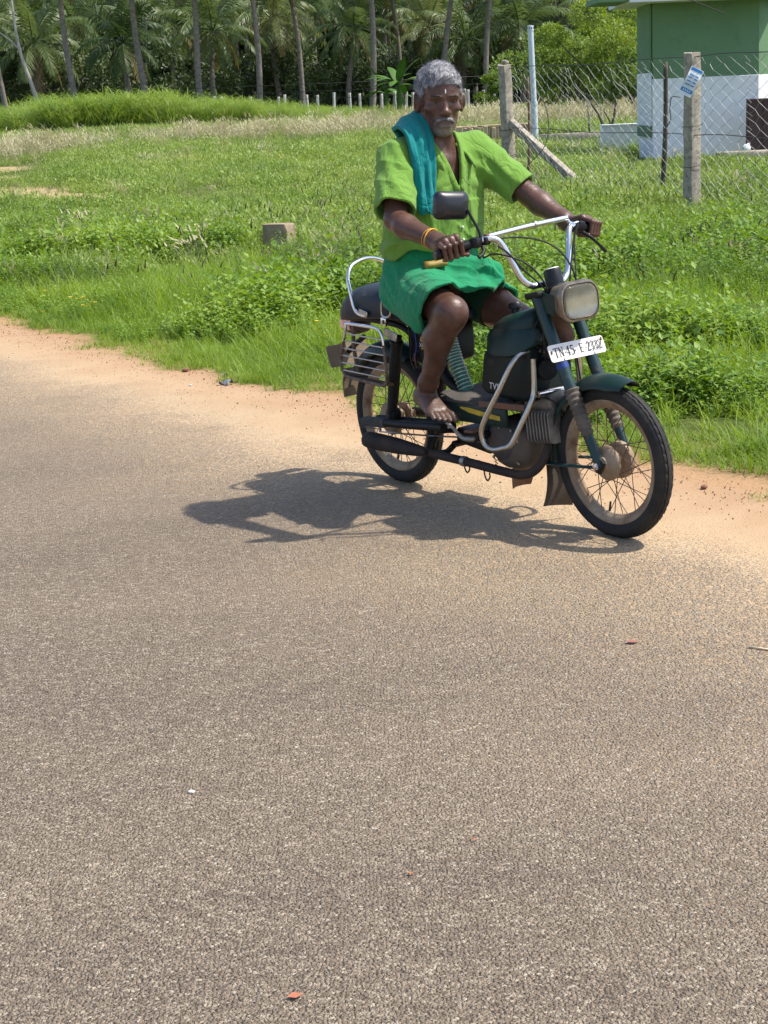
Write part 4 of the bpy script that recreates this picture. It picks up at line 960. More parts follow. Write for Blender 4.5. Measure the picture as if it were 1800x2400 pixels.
def rim_mesh():
    prof = [(.2175, -.0235), (.2185, -.0225), (.2120, -.0195), (.2000, -.0150), (.1900, -.0090), (.1880, 0), (.1900, .0090), (.2000, .0150), (.2120, .0195), (.2185, .0225), (.2175, .0235), (.2050, .0185), (.1950, .0110), (.1850, .0060), (.1835, 0), (.1850, -.0060), (.1950, -.0110), (.2050, -.0185)]
    V, Fc = lathe(prof, (0, 0, 0), (0, 1, 0), 80, closed=True)
    me = mesh(V, Fc); me.materials.append(M_rim); return me
RIM = rim_mesh()
SPK = mesh(*tube([(0, 0, 0), (0, 0, 1)], 1.0, 6)); SPK.materials.append(M_spoke)
NIP = mesh(*tube([(0, 0, 0), (0, 0, 1)], 1.0, 6)); NIP.materials.append(M_dullchrome)
def wheel(name, x, front):
    b = MB()
    if front: prof = [(.006, -.072), (.013, -.070), (.014, -.060), (.024, -.058), (.028, -.050), (.040, -.046), (.058, -.036), (.062, -.030), (.062, -.026), (.036, -.024), (.034, .012), (.060, .018), (.064, .022), (.064, .040), (.050, .046), (.014, .048), (.012, .072), (.006, .072)]
    else: prof = [(.006, -.085), (.014, -.083), (.016, -.060), (.05, -.050), (.066, -.044), (.068, -.030), (.060, -.026), (.03, -.022), (.03, .02), (.052, .024), (.054, .034), (.02, .04), (.012, .085), (.006, .085)]
    b.add(*lathe(prof, (0, 0, 0), (0, 1, 0), 36))
    w_ = b.build(name, M_hub, moped, sharp=35); w_.location = (x, 0, .268)
    ob('tyre', TYRE, None, w_); ob('rim', RIM, None, w_)
    N = 36
    for i in range(N):
        sd_ = -1 if i % 2 else 1; cross = 1 if (i // 2) % 2 else -1
        a1 = 2 * math.pi * i / N; a0 = a1 + cross * .95
        rh = .052 if not front else (.056 if sd_ < 0 else .058)
        p0 = Vector((rh * math.cos(a0), sd_ * .026, rh * math.sin(a0))); p1 = Vector((.186 * math.cos(a1), sd_ * .004, .186 * math.sin(a1)))
        dv = p1 - p0; q = dv.to_track_quat('Z', 'Y')
        s = ob('spoke', SPK, None, w_); s.matrix_local = Matrix.Translation(p0) @ q.to_matrix().to_4x4() @ Matrix.Diagonal((.00155, .00155, dv.length, 1))
    v = tube([(.187 * math.cos(-1.75), .004, .187 * math.sin(-1.75)), (.15 * math.cos(-1.75), .004, .15 * math.sin(-1.75))], [.0045, .0035], 8)
    one('valve', v, M_blackplastic, w_)
    return w_
fwheel = wheel('front_wheel', 1.22, True); rwheel = wheel('rear_wheel', 0.0, False)
tag(fwheel, 'dusty spoked front wheel'); tag(rwheel, 'spoked rear wheel behind the exhaust')

# ---- fork
def on_fork(z): return .95 + (.814 - z) * .262 / .523
fk = one('front_fork', box((on_fork(.828), 0, .826), (.075, .19, .022), rotm('Y', R(-12)), .008, 2), M_black)
for s in (-1, 1):
    y_ = .07 * s
    f = tb('fork_tube', [(on_fork(z), y_, z) for z in (.822, .66, .49)], .0215, M_greenfork, fk, 16, 3)
    # bellows
    zs = np.linspace(.515, .365, 45); P = [(on_fork(z), y_, z) for z in zs]
    rr = np.interp(zs, [.365, .40, .515], [.0205, .023, .0265]) + .0024 * np.sin(np.arange(45) * 2 * np.pi / 5)
    one('gaiter', tube(P, rr, 18), mat('gaiter_rubber', (.055, .05, .045), (.13, .11, .085), 14, rough=.8) if s < 0 else bpy.data.materials['gaiter_rubber'], fk)
    tb('slider', [(on_fork(z), y_, z) for z in (.372, .30, .262)], .0165, M_greenfork, fk, 14, 3)
    one('axle_bracket', box((1.221, y_ * 1.0, .266), (.045, .014, .05), rotm('Y', R(26)), .006, 2), M_black, fk)
    one('axle_nut', lathe([(.004, 0), (.013, .001), (.013, .010), (.008, .011), (.008, .018), (.002, .019)], (1.221, y_ + .006 * s, .266), (0, s, 0), 6), M_chrome, fk)
one('tape_band', tube([(on_fork(.600), -.07, .600), (on_fork(.582), -.07, .582)], .0222, 16, cap=False), M_blue, fk)
tb('steering_head', [(.945, 0, .80), (1.0, 0, .69), (1.02, 0, .60)], [.026, .03, .024], M_rust, fk, 16, 4)
one('lower_yoke', box((on_fork(.64), 0, .64), (.05, .17, .018), rotm('Y', R(26)), .006, 2), M_black, fk)
for s in (-1, 1): one('lamp_bracket', box((1.0, .072 * s, .80), (.085, .006, .07), rotm('Y', R(8)), .003), M_green, fk)

# ---- front mudguard
def guard_arc(c, r0, a0, a1, hw, skirt, n=40, th=.0025, r_end=None):
    RS = []
    for i in range(n + 1):
        a = R(a0 + (a1 - a0) * i / n); rr = r0 + ((r_end - r0) * i / n if r_end else 0)
        e = min(1, i / 5 + .25)           # the front lip narrows
        outer = []; m_ = 14
        for j in range(m_ + 1):
            u_ = -1 + 2 * j / m_; y_ = hw * (.8 + .2 * e) * math.sin(u_ * math.pi / 2 * 1.0)
            dr = -skirt * (.5 + .5 * e) * (1 - math.cos(u_ * math.pi / 2)) ** .8
            outer.append((rr + dr, y_))
        inner = [(r_ - th, y_ * .96) for r_, y_ in outer[::-1]]
        RS.append([(c[0] + r_ * math.cos(a), y_, c[1] + r_ * math.sin(a)) for r_, y_ in outer + inner])
    return rings(RS)
fg = one('front_mudguard', guard_arc((1.22, .268), .303, 71, 192, .056, .045), M_green)
# mud flap
RS = []
for i in range(9):
    t_ = i / 8; z_ = .235 - .175 * t_; x_ = .925 - .012 * t_ + .02 * math.sin(t_ * 2.6); hw = .048 + .020 * t_
    o_ = [(x_ + .012 * (1 - u * u) * -1 + (0), hw * u, z_ - .012 * t_ * u) for u in np.linspace(-1, 1, 9)]
    RS.append(o_ + [(p[0] + .004, p[1], p[2]) for p in o_[::-1]])
one('mud_flap', rings(RS), M_mud, fg)
for s in (-1, 1):
    tb('mudguard_stay', [(1.225, .078 * s, .262), (1.10, .076 * s, .248), (.955, .060 * s, .232)], .0085, M_greenfork, fg, 8, 3, sq=(1.3, .7))
    tb('mudguard_stay', [(1.175, .082 * s, .38), (1.10, .075 * s, .47), (1.055, .055 * s, .52)], .005, M_greenfork, fg, 8, 3)
tb('front_cable', [BL(1346, 800, 0.05), BL(1354, 850, .05), BL(1361, 890, .05)], .003, M_black, fg, 6, 3)

# ---- headlamp
def lampring(x, w_, h_, r_, z=.806): 
    o_ = rrect(w_, h_, r_, 6); return [(x - (p[1]) * .10, p[0], z + p[1]) for p in o_]
hl = one('headlamp', rings([lampring(.985, .05, .04, .018), lampring(.990, .10, .08, .03), lampring(1.01, .135, .10, .034), lampring(1.05, .152, .112, .034), lampring(1.066, .158, .117, .034)]), M_lampbody, sharp=60)
one('lamp_rim', rings([lampring(1.064, .168, .126, .046), lampring(1.070, .178, .136, .050), lampring(1.082, .178, .136, .050), lampring(1.090, .170, .128, .047), lampring(1.091, .162, .120, .044), lampring(1.080, .160, .118, .043)], cap=False), M_lamprim, hl)
one('reflector', rings([lampring(1.082, .159, .117, .042), lampring(1.055, .12, .085, .03), lampring(1.030, .06, .045, .02), lampring(1.024, .02, .02, .008)]), M_reflector, hl)
one('lens', rings([lampring(1.080, .161, .119, .043), lampring(1.089, .159, .117, .042), lampring(1.096, .13, .09, .034), lampring(1.098, .07, .045, .02), lampring(1.099, .02, .015, .007)]), M_lens, hl, sharp=80)
one('bulb', lathe([(.001, .03), (.006, .026), (.008, .016), (.006, .004), (.006, 0)], (1.03, 0, .806), (1, 0, 0), 12), M_white, hl)

# ---- number plate (white, serif lettering)
_tilt = R(-24)
PLC = np.array([1.062, 0, .640])
def plate_pt(u, v, o=0.0):       # u to the rider's left (photo right), v up
    c_, s_ = math.cos(_tilt), math.sin(_tilt)
    return PLC + np.array([s_ * v + c_ * o, u, c_ * v - s_ * o])
o_ = rrect(.252, .060, .010, 4)
npl = one('number_plate', rings([[plate_pt(p[0], p[1], h) for p in o_] for h in (-.0025, .0)]), M_plate, fk, sharp=30)
def bar2(p, q, w0, w1=None):
    p = np.array(p, float); q = np.array(q, float); d = q - p; n_ = np.array([-d[1], d[0]]) / (np.linalg.norm(d) + 1e-9)
    w1 = w0 if w1 is None else w1
    return [p - n_ * w0 / 2, q - n_ * w1 / 2, q + n_ * w1 / 2, p + n_ * w0 / 2]
def poly2(pts, w):
    """list of quads along a curve with width list w"""
    P = catmull([(p[0], p[1], 0) for p in pts], 5)[:, :2]; W = np.interp(np.linspace(0, 1, len(P)), np.linspace(0, 1, len(w)), w)
    return [bar2(P[i], P[i + 1], W[i], W[i + 1]) for i in range(len(P) - 1)]
TH, TN_ = .135, .06       # thick and thin strokes of a unit-high letter
def glyph(ch):
    if ch == 'T': return [bar2((.32, 0), (.32, 1), TH), bar2((.02, .965), (.62, .965), TN_), bar2((.045, .98), (.045, .74), .06, .02), bar2((.595, .98), (.595, .74), .06, .02), bar2((.17, .03), (.47, .03), .06)], .66
    if ch == 'N': return [bar2((.13, 0), (.13, 1), TN_), bar2((.57, 0), (.57, 1), TN_), bar2((.13, .96), (.57, .03), .12), bar2((.0, .97), (.22, .97), .06), bar2((.44, .97), (.70, .97), .06), bar2((.02, .03), (.26, .03), .06)], .74
    if ch == 'E': return [bar2((.16, 0), (.16, 1), TH), bar2((.02, .97), (.56, .97), .06), bar2((.02, .03), (.58, .03), .06), bar2((.16, .52), (.42, .52), TN_), bar2((.545, .99), (.545, .76), .06, .02), bar2((.565, .01), (.565, .26), .06, .02), bar2((.42, .64), (.42, .4), .05)], .64
    if ch == '4': return [bar2((.38, 0), (.38, 1), TH), bar2((.02, .28), (.56, .28), TN_), bar2((.03, .28), (.36, .98), TN_), bar2((.24, .03), (.52, .03), .06)], .62
    if ch == '5': return [bar2((.10, .94), (.46, .94), .12), bar2((.11, .96), (.09, .5), TN_)] + poly2([(.08, .52), (.26, .62), (.44, .46), (.44, .22), (.26, .03), (.05, .10)], [.06, .09, .17, .17, .08, .10]), .56
    if ch == '2': return poly2([(.06, .74), (.14, .94), (.32, .95), (.42, .76), (.34, .50), (.06, .06)], [.14, .08, .09, .17, .15, .07]) + [bar2((.03, .06), (.48, .06), .12), bar2((.47, .02), (.49, .25), .06, .02)], .56
    if ch == '3': return poly2([(.06, .80), (.20, .96), (.38, .90), (.40, .70), (.20, .54)], [.13, .07, .13, .15, .07]) + poly2([(.20, .54), (.42, .44), (.44, .20), (.24, .03), (.05, .16)], [.07, .14, .17, .08, .13]), .56
    if ch == '.': return [bar2((.05, .40), (.17, .40), .13)], .24
    return [], .36
def letters(txt, x0, y0, h, sx, lift, put_, slope=0.0):
    V = []; Fc = []; x_ = x0
    for ch in txt:
        q, adv = glyph(ch)
        for quad in q:
            b0 = len(V)
            for (a, b_) in quad: V.append(put_(x_ + a * h * sx, y0 + b_ * h + slope * (x_ - x0), lift))
            Fc.append((b0, b0 + 1, b0 + 2, b0 + 3)); lift += .00002
        x_ += adv * h * sx
    return V, Fc
V1, F1 = letters('TN.45.', -.107, -.0165, .034, .98, .0012, plate_pt)
V2, F2 = letters('E', .010, -.0145, .031, .95, .0016, plate_pt)
V3, F3 = letters('.2332', .036, -.0155, .034, .90, .002, plate_pt)
for vf_ in ((V1, F1), (V2, F2), (V3, F3)):
    one('plate_lettering', vf_, M_ink, npl, smooth=False, sharp=None)['kind'] = 'stuff'
for u_, v_, a_ in ((-.1165, .004, .5), (.1165, .018, -.4)):
    one('plate_bolt', rings([[plate_pt(u_ + .0035 * math.cos(k_) * (1 - h_ * 60), v_ + .006 * math.sin(k_), .0008 + h_) for k_ in np.arange(8) * .785] for h_ in (0, .003)]), M_rust, npl)

# ---- handlebar
HB = [(.93, .045, .856), (.925, .075, .858), (.912, .105, .885), (.893, .132, .95), (.874, .152, 1.005), (.862, .175, 1.026), (.846, .21, 1.026), (.825, .26, 1.014), (.785, .365, .990)]
hb = tb('handlebar', mir(HB)[::-1] + HB, .0112, M_chrome, None, 14, 6)
for s in (-1, 1):
    gp = [(.826, .252 * s, 1.0145), (.800, .32 * s, 1.000), (.782, .372 * s, .9885)]
    tb('grip', gp, .0165, M_blackplastic, hb, 14, 4)
    one('control_clamp', box((.838, .232 * s, 1.020), (.034, .050, .036), rotm('Z', R(-20) * s), .008, 2), M_blackplastic, hb)
    one('control_clamp', box((.848, .202 * s, 1.022), (.028, .03, .028), rotm('Z', R(-15) * s), .006, 2), M_black, hb)
    tb('brake_lever', [(.864, .228 * s, 1.006), (.878, .236 * s, .994), (.884, .248 * s, .984), (.885, .264 * s, .976)] if s < 0 else [(.872, .225, 1.0), (.898, .235, .985), (.90, .27, .955), (.885, .315, .925)], [.007, .006, .006, .0075], M_black, hb, 8, 5)
xb = tb('crossbar', [(.842, -.186, 1.034), (.838, 0, 1.047), (.842, .176, 1.056)], .0098, M_chrome, hb, 12, 4)
tb('crossbar_end', [(.842, .176, 1.056), (.846, .184, 1.040), (.850, .198, 1.034), (.850, .22, 1.036)], .006, M_chrome, hb, 8, 4)
one('crossbar_end', box((.842, -.190, 1.032), (.022, .014, .024), None, .003), M_redbar, hb)
one('crossbar_clip', lathe([(.0105, -.006), (.0135, -.004), (.0135, .004), (.0105, .006)], (.838, .03, 1.0488), (0, 1, .07), 12), M_dullchrome, hb)
one('speedometer', lathe([(.002, -.005), (.036, -.004), (.038, .004), (.031, .012), (.031, .060), (.029, .066), (.002, .068)], (.978, -.008, .842), (-.30, 0, 1), 28), M_blackplastic)
one('speedometer_glass', lathe([(.026, 0), (.024, .003), (.002, .004)], (.9783 - .0196 * 1.0, -.008, .842 + .0655), (-.30, 0, 1), 24), M_white, bpy.data.objects['speedometer'])
for nm, pts, r_ in (('brake_cable', [BL(1000 + x_ / 3.95, 420 + y_ / 3.95, l_) for x_, y_, l_ in ((590, 565, -.19), (700, 545, -.14), (900, 540, -.07), (1100, 582, -.01), (1250, 680, .03), (1345, 820, .05), (1385, 945, .06))], .0034),
                    ('throttle_cable', [BL(1000 + x_ / 3.95, 420 + y_ / 3.95, l_) for x_, y_, l_ in ((520, 730, -.23), (560, 715, -.22), (620, 690, -.20), (800, 725, -.15), (950, 800, -.10), (1050, 900, -.07), (1110, 1000, -.055), (1120, 1085, -.05))], .0034),
                    ('wiring_cable', [BL(1000 + x_ / 3.95, 420 + y_ / 3.95, l_) for x_, y_, l_ in ((660, 620, -.19), (760, 690, -.165), (870, 815, -.135), (1000, 930, -.09), (1090, 1010, -.06), (1125, 1090, -.05))], .0034),
                    ('clutch_cable', [BL(1000 + x_ / 3.95, 420 + y_ / 3.95, l_) for x_, y_, l_ in ((1430, 400, .20), (1390, 420, .19), (1365, 520, .17), (1350, 660, .13), (1335, 800, .09), (1325, 950, .06))], .0032),
                    ('speedometer_cable', [BL(1000 + x_ / 3.95, 420 + y_ / 3.95, l_) for x_, y_, l_ in ((1400, 400, .19), (1368, 560, .15), (1372, 700, .12), (1380, 850, .08), (1384, 950, .06))], .0028)):
    tb(nm, pts, r_, M_black, hb, 6, 6)
# mirror: the black back of the shell faces forward
mc = np.array([.800, -.300, 1.150]); Rm = rotm('Z', R(-6)) @ rotm('X', R(-6))
def mring(xo, w_, h_, r_):
    return [mc + Rm @ np.array([xo, p[0], p[1]]) for p in rrect(w_, h_, r_, 5)]
RS = [mring(-.016, .120, .080, .014), mring(-.014, .132, .092, .020), mring(-.002, .134, .094, .022), mring(.006, .128, .088, .022), mring(.016, .100, .066, .018), mring(.021, .07, .04, .014)]
mi_ = one('mirror', RS and rings(RS), mat('mirror_shell', (.010, .012, .018), rough=.34, coat=.1), hb, sharp=30)
one('mirror_glass', rings([mring(-.0165, .112, .072, .012), mring(-.0175, .110, .070, .012)]), mat('mirror_glass', (.8, .8, .8), rough=.03, metal=1.0), hb)
tb('mirror_stem', [mc + Rm @ np.array([.016, .052, -.012]), (.825, -.238, 1.105), (.842, -.224, 1.060), (.850, -.220, 1.02)], .0052, M_blackplastic, hb, 8, 6)

# ---- tank and front box
def sec(x, zlo, zhi, hw, rtop=.05, rbot=.02, skew=0.0, p=3.6, tap=.22):
    pts = []
    zm = (zlo + zhi) / 2
    for k_ in range(24):
        a = 2 * math.pi * k_ / 24; c_, s_ = math.cos(a), math.sin(a); e = 2 / p
        y_ = hw * math.copysign(abs(c_) ** e, c_); z_ = zm + (zhi - zlo) / 2 * math.copysign(abs(s_) ** e, s_)
        y_ *= (1 - tap * max(0, (z_ - zm) / (zhi - zm + 1e-9)) ** 2)
        pts.append((x + skew * (z_ - zm), y_, z_))
    return pts
tk = one('fuel_tank', rings([sec(.700, .66, .705, .05, skew=.4), sec(.712, .645, .725, .085, skew=.4), sec(.745, .635, .742, .104, skew=.35), sec(.80, .630, .757, .112, skew=.3), sec(.855, .628, .770, .110, skew=.2), sec(.90, .632, .778, .098, skew=.1), sec(.925, .645, .776, .075)]), M_green, sharp=70)
one('tank_cap', lathe([(.002, .030), (.020, .029), (.024, .024), (.024, .008), (.018, .006), (.018, -.012)], (.752, 0, .748), (-.25, 0, 1), 20), M_blackplastic, tk)
# flared lower skirt of the tank
def skirt(x, z0, z1, y0, y1):
    return [(x, y0, z1), (x, y1, z0), (x, y1 * .97, z0 - .004), (x, y0 * .9, z1 - .006)]
for s in (-1, 1):
    xs_ = [.690, .705, .74, .80, .87, .925, .940]
    xq = np.linspace(0, 6, 31); it = lambda a: catmull([(v_, 0, 0) for v_ in a], 5)[:, 0]
    RS = [[(x_, s * y0, z1), (x_ + .01, s * (y1 - .01), (z0 + z1) / 2 + .012), (x_ + .014, s * y1, z0), (x_ + .014, s * (y1 - .012), z0 - .006), (x_, s * (y0 - .03), z1 - .03)] for x_, y0, y1, z0, z1 in
          zip(it(xs_), it((.05, .085, .104, .11, .108, .09, .07)), it((.075, .118, .136, .138, .130, .105, .08)), it((.655, .628, .616, .612, .622, .652, .670)), it((.675, .690, .698, .702, .706, .708, .71)))]
    one('tank_skirt', rings(RS), M_green, tk, sharp=38)
bx_ = one('front_box', rings([sec(.670, .470, .610, .085, p=9, tap=.0, skew=.18), sec(.676, .464, .616, .106, p=9, tap=.0, skew=.18), sec(.70, .456, .622, .110, p=9, tap=.0, skew=.15), sec(.80, .447, .632, .111, p=9, tap=.0, skew=.08), sec(.900, .447, .645, .107, p=9, tap=.0), sec(.922, .455, .645, .095, p=7, tap=.0), sec(.928, .47, .635, .08, p=7, tap=.0)]), mat('black_green_panel', (.004, .010, .009), (.007, .015, .013), 8, rough=.5, dirt=(.03, .026, .02), dscale=8, dlo=.55, dhi=.85, spec=.3), sharp=32)
one('recess', box((.728, -.1085, .578), (.035, .004, .026), rotm('Y', R(-8)), .003), M_ink, bx_)
def text_on(name, txt, size, org, ux, uy, mt, parent, shear=0.0, lift=.001):
    cu = bpy.data.curves.new('txt', 'FONT'); cu.body = txt; cu.size = size; cu.shear = shear; cu.extrude = .0003
    tmp = bpy.data.objects.new('txt', cu); COL.objects.link(tmp)
    dg = bpy.context.evaluated_depsgraph_get(); me = bpy.data.meshes.new_from_object(tmp.evaluated_get(dg))
    bpy.data.objects.remove(tmp); bpy.data.curves.remove(cu)
    ux = Vector(ux).normalized(); uy = Vector(uy).normalized(); uz = ux.cross(uy)
    M_ = Matrix((( ux.x, uy.x, uz.x, org[0] + uz.x * lift), (ux.y, uy.y, uz.y, org[1] + uz.y * lift), (ux.z, uy.z, uz.z, org[2] + uz.z * lift), (0, 0, 0, 1)))
    me.transform(M_); me.materials.clear()
    return ob(name, me, mt, parent)
text_on('panel_lettering', 'TVS', .034, (.712, -.1105, .482), (1, 0, -.02), (0, -.06, 1), M_white, bx_, .15)

# ---- crash guard: a bent chrome loop each side and a cross tube
cg = tb('crash_guard', [(.962, -.10, .486), (.966, 0, .487), (.962, .10, .486)], .0125, M_chrome, None, 12, 6)
LOOP = [(.925, -.03, .622), (.915, -.07, .630), (.905, -.115, .626), (.896, -.155, .595), (.862, -.19, .505), (.800, -.212, .395), (.782, -.215, .345), (.792, -.21, .305), (.825, -.203, .292), (.865, -.192, .300), (.897, -.176, .318), (.930, -.15, .395), (.948, -.125, .455), (.951, -.108, .50), (.946, -.10, .61)]
for s in (-1, 1):
    tb('guard_loop', LOOP if s < 0 else mir(LOOP), .0098, M_dullchrome, cg, 12, 6)

# ---- frame, floor, side panels
fr = tb('frame', [(.955, 0, .76), (.90, 0, .60), (.84, 0, .45), (.74, 0, .405), (.5, 0, .40), (.33, 0, .46), (.22, 0, .62), (.05, 0, .665), (-.22, 0, .645)], .022, M_black, None, 12, 6)
for s in (-1, 1):
    tb('seat_rail', [(.30, .07 * s, .50), (.22, .085 * s, .64), (0, .09 * s, .668), (-.2, .08 * s, .66)], .012, M_black, fr, 10, 5)
    tb('swingarm', [(.46, .085 * s, .305), (.2, .088 * s, .285), (-.02, .088 * s, .268)], .016, M_black, fr, 10, 4, sq=(.8, 1.3))
    sh = tb('rear_shock', [(.186, .118 * s, .625), (.150, .118 * s, .46), (.118, .118 * s, .318)], [.020, .0235, .0225, .019], M_black, None, 16, 6)
    one('shock_collar', lathe([(.02, -.006), (.026, -.005), (.026, .005), (.02, .006)], (.181, .118 * s, .60), (.225, 0, 1), 18), M_blackplastic, sh)
    one('shock_mount', lathe([(.003, -.02), (.026, -.02), (.028, .014), (.010, .018), (.004, .02)], (.116, .112 * s, .312), (0, s, 0), 14), M_black, sh)
flo = one('foot_board', box((.62, 0, .418), (.40, .235, .022), rotm('Y', R(-2)), .008, 2), M_mat_)
for s in (-1, 1):
    sp_ = one('side_panel', box((.60, .112 * s, .376), (.41, .016, .068), rotm('Y', R(-2)), .006, 2), M_green, flo)
    RS = [[(x_, s * .1215, z0), (x_, s * .1215, z1), (x_, s * .1205, z1), (x_, s * .1205, z0)] for x_, z0, z1 in ((.55, .392, .397), (.60, .381, .399), (.70, .374, .392), (.775, .372, .388))]
    one('stripe', rings(RS), M_yellow, sp_, smooth=False)
one('edge_bar', box((.80, -.132, .432), (.25, .008, .022), rotm('Y', R(-3)), .002), M_redbar, flo)
# rubber mat sagging over the floor
RS = []
for i in range(14):
    x_ = .45 + .37 * i / 13
    o_ = [(x_, y_, .433 + .006 * math.sin(x_ * 40 + y_ * 30) + .008 * math.sin(x_ * 17) - .02 * max(0, abs(y_) - .115) * 20) for y_ in np.linspace(-.132, .132, 11)]
    RS.append(o_ + [(p[0], p[1], p[2] - .004) for p in o_[::-1]])
one('floor_mat', rings(RS), M_mat_, flo)
# corrugated hose
P = catmull([(.372, -.03, .70), (.392, -.03, .63), (.425, -.03, .54), (.485, -.03, .425)], 36); nP = len(P)
hz = one('corrugated_hose', tube(P, .0275, 16), M_hose)
T_, A_, B_ = frames(P)
for i in range(3, nP - 2, 4):
    one('hose_rib', lathe([(.0272, -.0022), (.0305, -.0012), (.0305, .0012), (.0272, .0022)], P[i], T_[i], 18, closed=True), M_hoserib, hz)
# battery box with yellow decal
bb = one('battery_box', rings([sec(.222, .535, .675, .085, p=8, tap=0), sec(.23, .525, .682, .097, p=8, tap=0), sec(.34, .515, .688, .100, p=8, tap=0), sec(.385, .53, .688, .096, p=8, tap=0), sec(.392, .54, .68, .085, p=8, tap=0)]), mat('dark_side_box', (.005, .007, .010), (.010, .011, .012), 9, rough=.55, dirt=(.03, .025, .02), dscale=10, dlo=.55, dhi=.85, spec=.3), sharp=60)
o_ = rrect(.055, .050, .012, 4)
one('decal', rings([[(.335 + p[0] + .15 * p[1], -.1005 - h_, .609 + p[1]) for p in o_] for h_ in (0, .0012)]), M_yellow, bb, smooth=False)
one('decal', rings([[(.318 + p[0] * .56, -.1022 - h_, .600 + p[1] * .5) for p in o_] for h_ in (0, .0006)]), M_ink, bb, smooth=False)
text_on('decal_lettering', 'XL', .022, (.305, -.1032, .593), (1, 0, 0), (0, 0, 1), M_white, bb, 0, .0004)
tb('wire_loom', [(.24, -.10, .66), (.262, -.108, .60), (.25, -.108, .55), (.27, -.105, .50)], .004, M_blackplastic, bb, 6, 6)
tb('wire_loom', [(.275, -.10, .655), (.29, -.106, .60), (.282, -.108, .56)], .003, M_blue, bb, 6, 6)
tb('red_wire', [(.276, -.106, .565), (.280, -.108, .54), (.284, -.106, .51)], .0055, M_darkred, bb, 8, 4)

# ---- engine
en = one('engine', lathe([(.01, -.098), (.05, -.096), (.072, -.088), (.082, -.07), (.086, -.03), (.086, .05), (.075, .085), (.01, .09)], (.735, 0, .285), (0, 1, 0), 32), M_case)
one('engine_cover', rings([sec(.660, .20, .27, .035), sec(.680, .185, .30, .07), sec(.74, .178, .335, .092), sec(.81, .182, .345, .09), sec(.85, .20, .335, .07), sec(.862, .24, .31, .05)]), mat('tan_engine_cover', (.13, .095, .065), (.07, .055, .042), 6, rough=.7, dirt=(.14, .05, .03), dscale=6, dlo=.5, dhi=.62), en, sharp=60)
one('cylinder', lathe([(.045, .845), (.045, .985), (.02, .99)], (0, -.015, .352), (1, 0, .10), 20), M_fin, en)
FIN = None
for i in range(8):
    x_ = .868 + i * .0165
    sz = .135 - .008 * abs(i - 3.5) * .4
    if FIN is None:
        o_ = rrect(.126, .118, .018, 3); V, Fc = rings([[(h_, p[0], p[1]) for p in o_] for h_ in (-.003, .003)]); FIN = mesh(V, Fc, False); FIN.materials.append(M_fin)
    f_ = ob('cooling_fin', FIN, None, en); f_.location = (x_, -.015, .352 + .1 * (x_ - .9) + .006); f_.rotation_euler = (0, R(-6), 0)
one('spark_cap', box((1.0, -.015, .385), (.03, .02, .05), rotm('Y', R(20)), .006, 2), M_blackplastic, en)
one('carburettor', box((.80, .02, .385), (.08, .08, .05), None, .012, 2), M_alu, en)
for k_ in range(3): one('vent_slot', box((.700 + .004 * k_, -.0905 - .001, .215 - .011 * k_), (.022, .003, .004), rotm('Y', R(25)), .001), M_ink, en)
RS = []
for i in range(7):
    t_ = i / 6; hw = .055 - .012 * t_ * t_
    o_ = [(.735 - .02 * t_ + .015 * u * u, u * hw, .185 - .085 * t_) for u in np.linspace(-1, 1, 7)]
    RS.append(o_ + [(p[0] + .004, p[1], p[2]) for p in o_[::-1]])
one('engine_flap', rings(RS), M_rust, en)
ks = one('kick_pivot', lathe([(.004, -.155), (.022, -.154), (.024, -.12), (.014, -.115), (.014, -.08)], (.665, 0, .305), (0, 1, 0), 16), M_black, en)
tb('brake_pedal', [(.552, -.188, .349), (.585, -.186, .333), (.622, -.18, .303), (.655, -.165, .298), (.66, -.14, .30)], [.006, .0065, .008, .012, .012], M_alu, None, 8, 5)

# ---- exhaust
EX = [(.925, -.03, .315), (.945, -.05, .29), (.948, -.075, .25), (.925, -.10, .21), (.88, -.115, .190), (.80, -.122, .188), (.60, -.135, .197), (.40, -.152, .205)]
ex = tb('exhaust_pipe', EX, .0165, M_exh, None, 12, 6)
one('muffler', lathe([(.012, .372), (.018, .36), (.024, .30), (.031, .20), (.0335, .10), (.0335, .03), (.031, .008), (.022, .002), (.008, 0)], (.0, -.166, .207), (1, .028, -.004), 22), M_exh, ex, sharp=60)
one('exhaust_clamp', lathe([(.0168, -.010), (.0195, -.009), (.0195, .009), (.0168, .010)], (.575, -.1365, .198), (1, .09, -.03), 16), M_alu, ex)
tb('hanger_bracket', [(.40, -.148, .215), (.402, -.135, .25), (.405, -.11, .275)], .008, M_black, ex, 8, 3, sq=(1.5, .5))
for x_, z_ in ((.585, .170), (.70, .158)):
    tb('bent_hook', [(x_ - .015, -.135, z_ + .022), (x_ - .008, -.137, z_), (x_ + .006, -.138, z_ - .012), (x_ + .02, -.138, z_ + .002), (x_ + .016, -.136, z_ + .018)], .003, M_black, ex, 6, 4)
st_ = tb('centre_stand', [(.47, -.10, .235), (.43, -.11, .205), (.33, -.115, .19)], .012, M_black, None, 10, 4)
tb('stand_leg', [(.47, .10, .235), (.43, .11, .205), (.33, .115, .19)], .012, M_black, st_, 10, 4)
tb('stand_bar', [(.47, -.10, .24), (.47, .10, .24)], .013, M_black, st_, 10, 2)
one('stand_gusset', box((.56, 0, .262), (.20, .16, .06), rotm('Y', R(6)), .012, 2), M_black, st_)
fr_ = tb('foot_rail', [(.045, -.178, .290), (.28, -.180, .304), (.52, -.180, .325)], .0165, M_black, None, 10, 6, sq=(1.0, .9))
for i in range(5):
    one('rail_ridge', box((.075 + .0 * i, -.1985 + .0 * i, .300 - .008 * i), (.13, .005, .0035), rotm('Y', R(-4)), .0015), M_mat_, fr_)
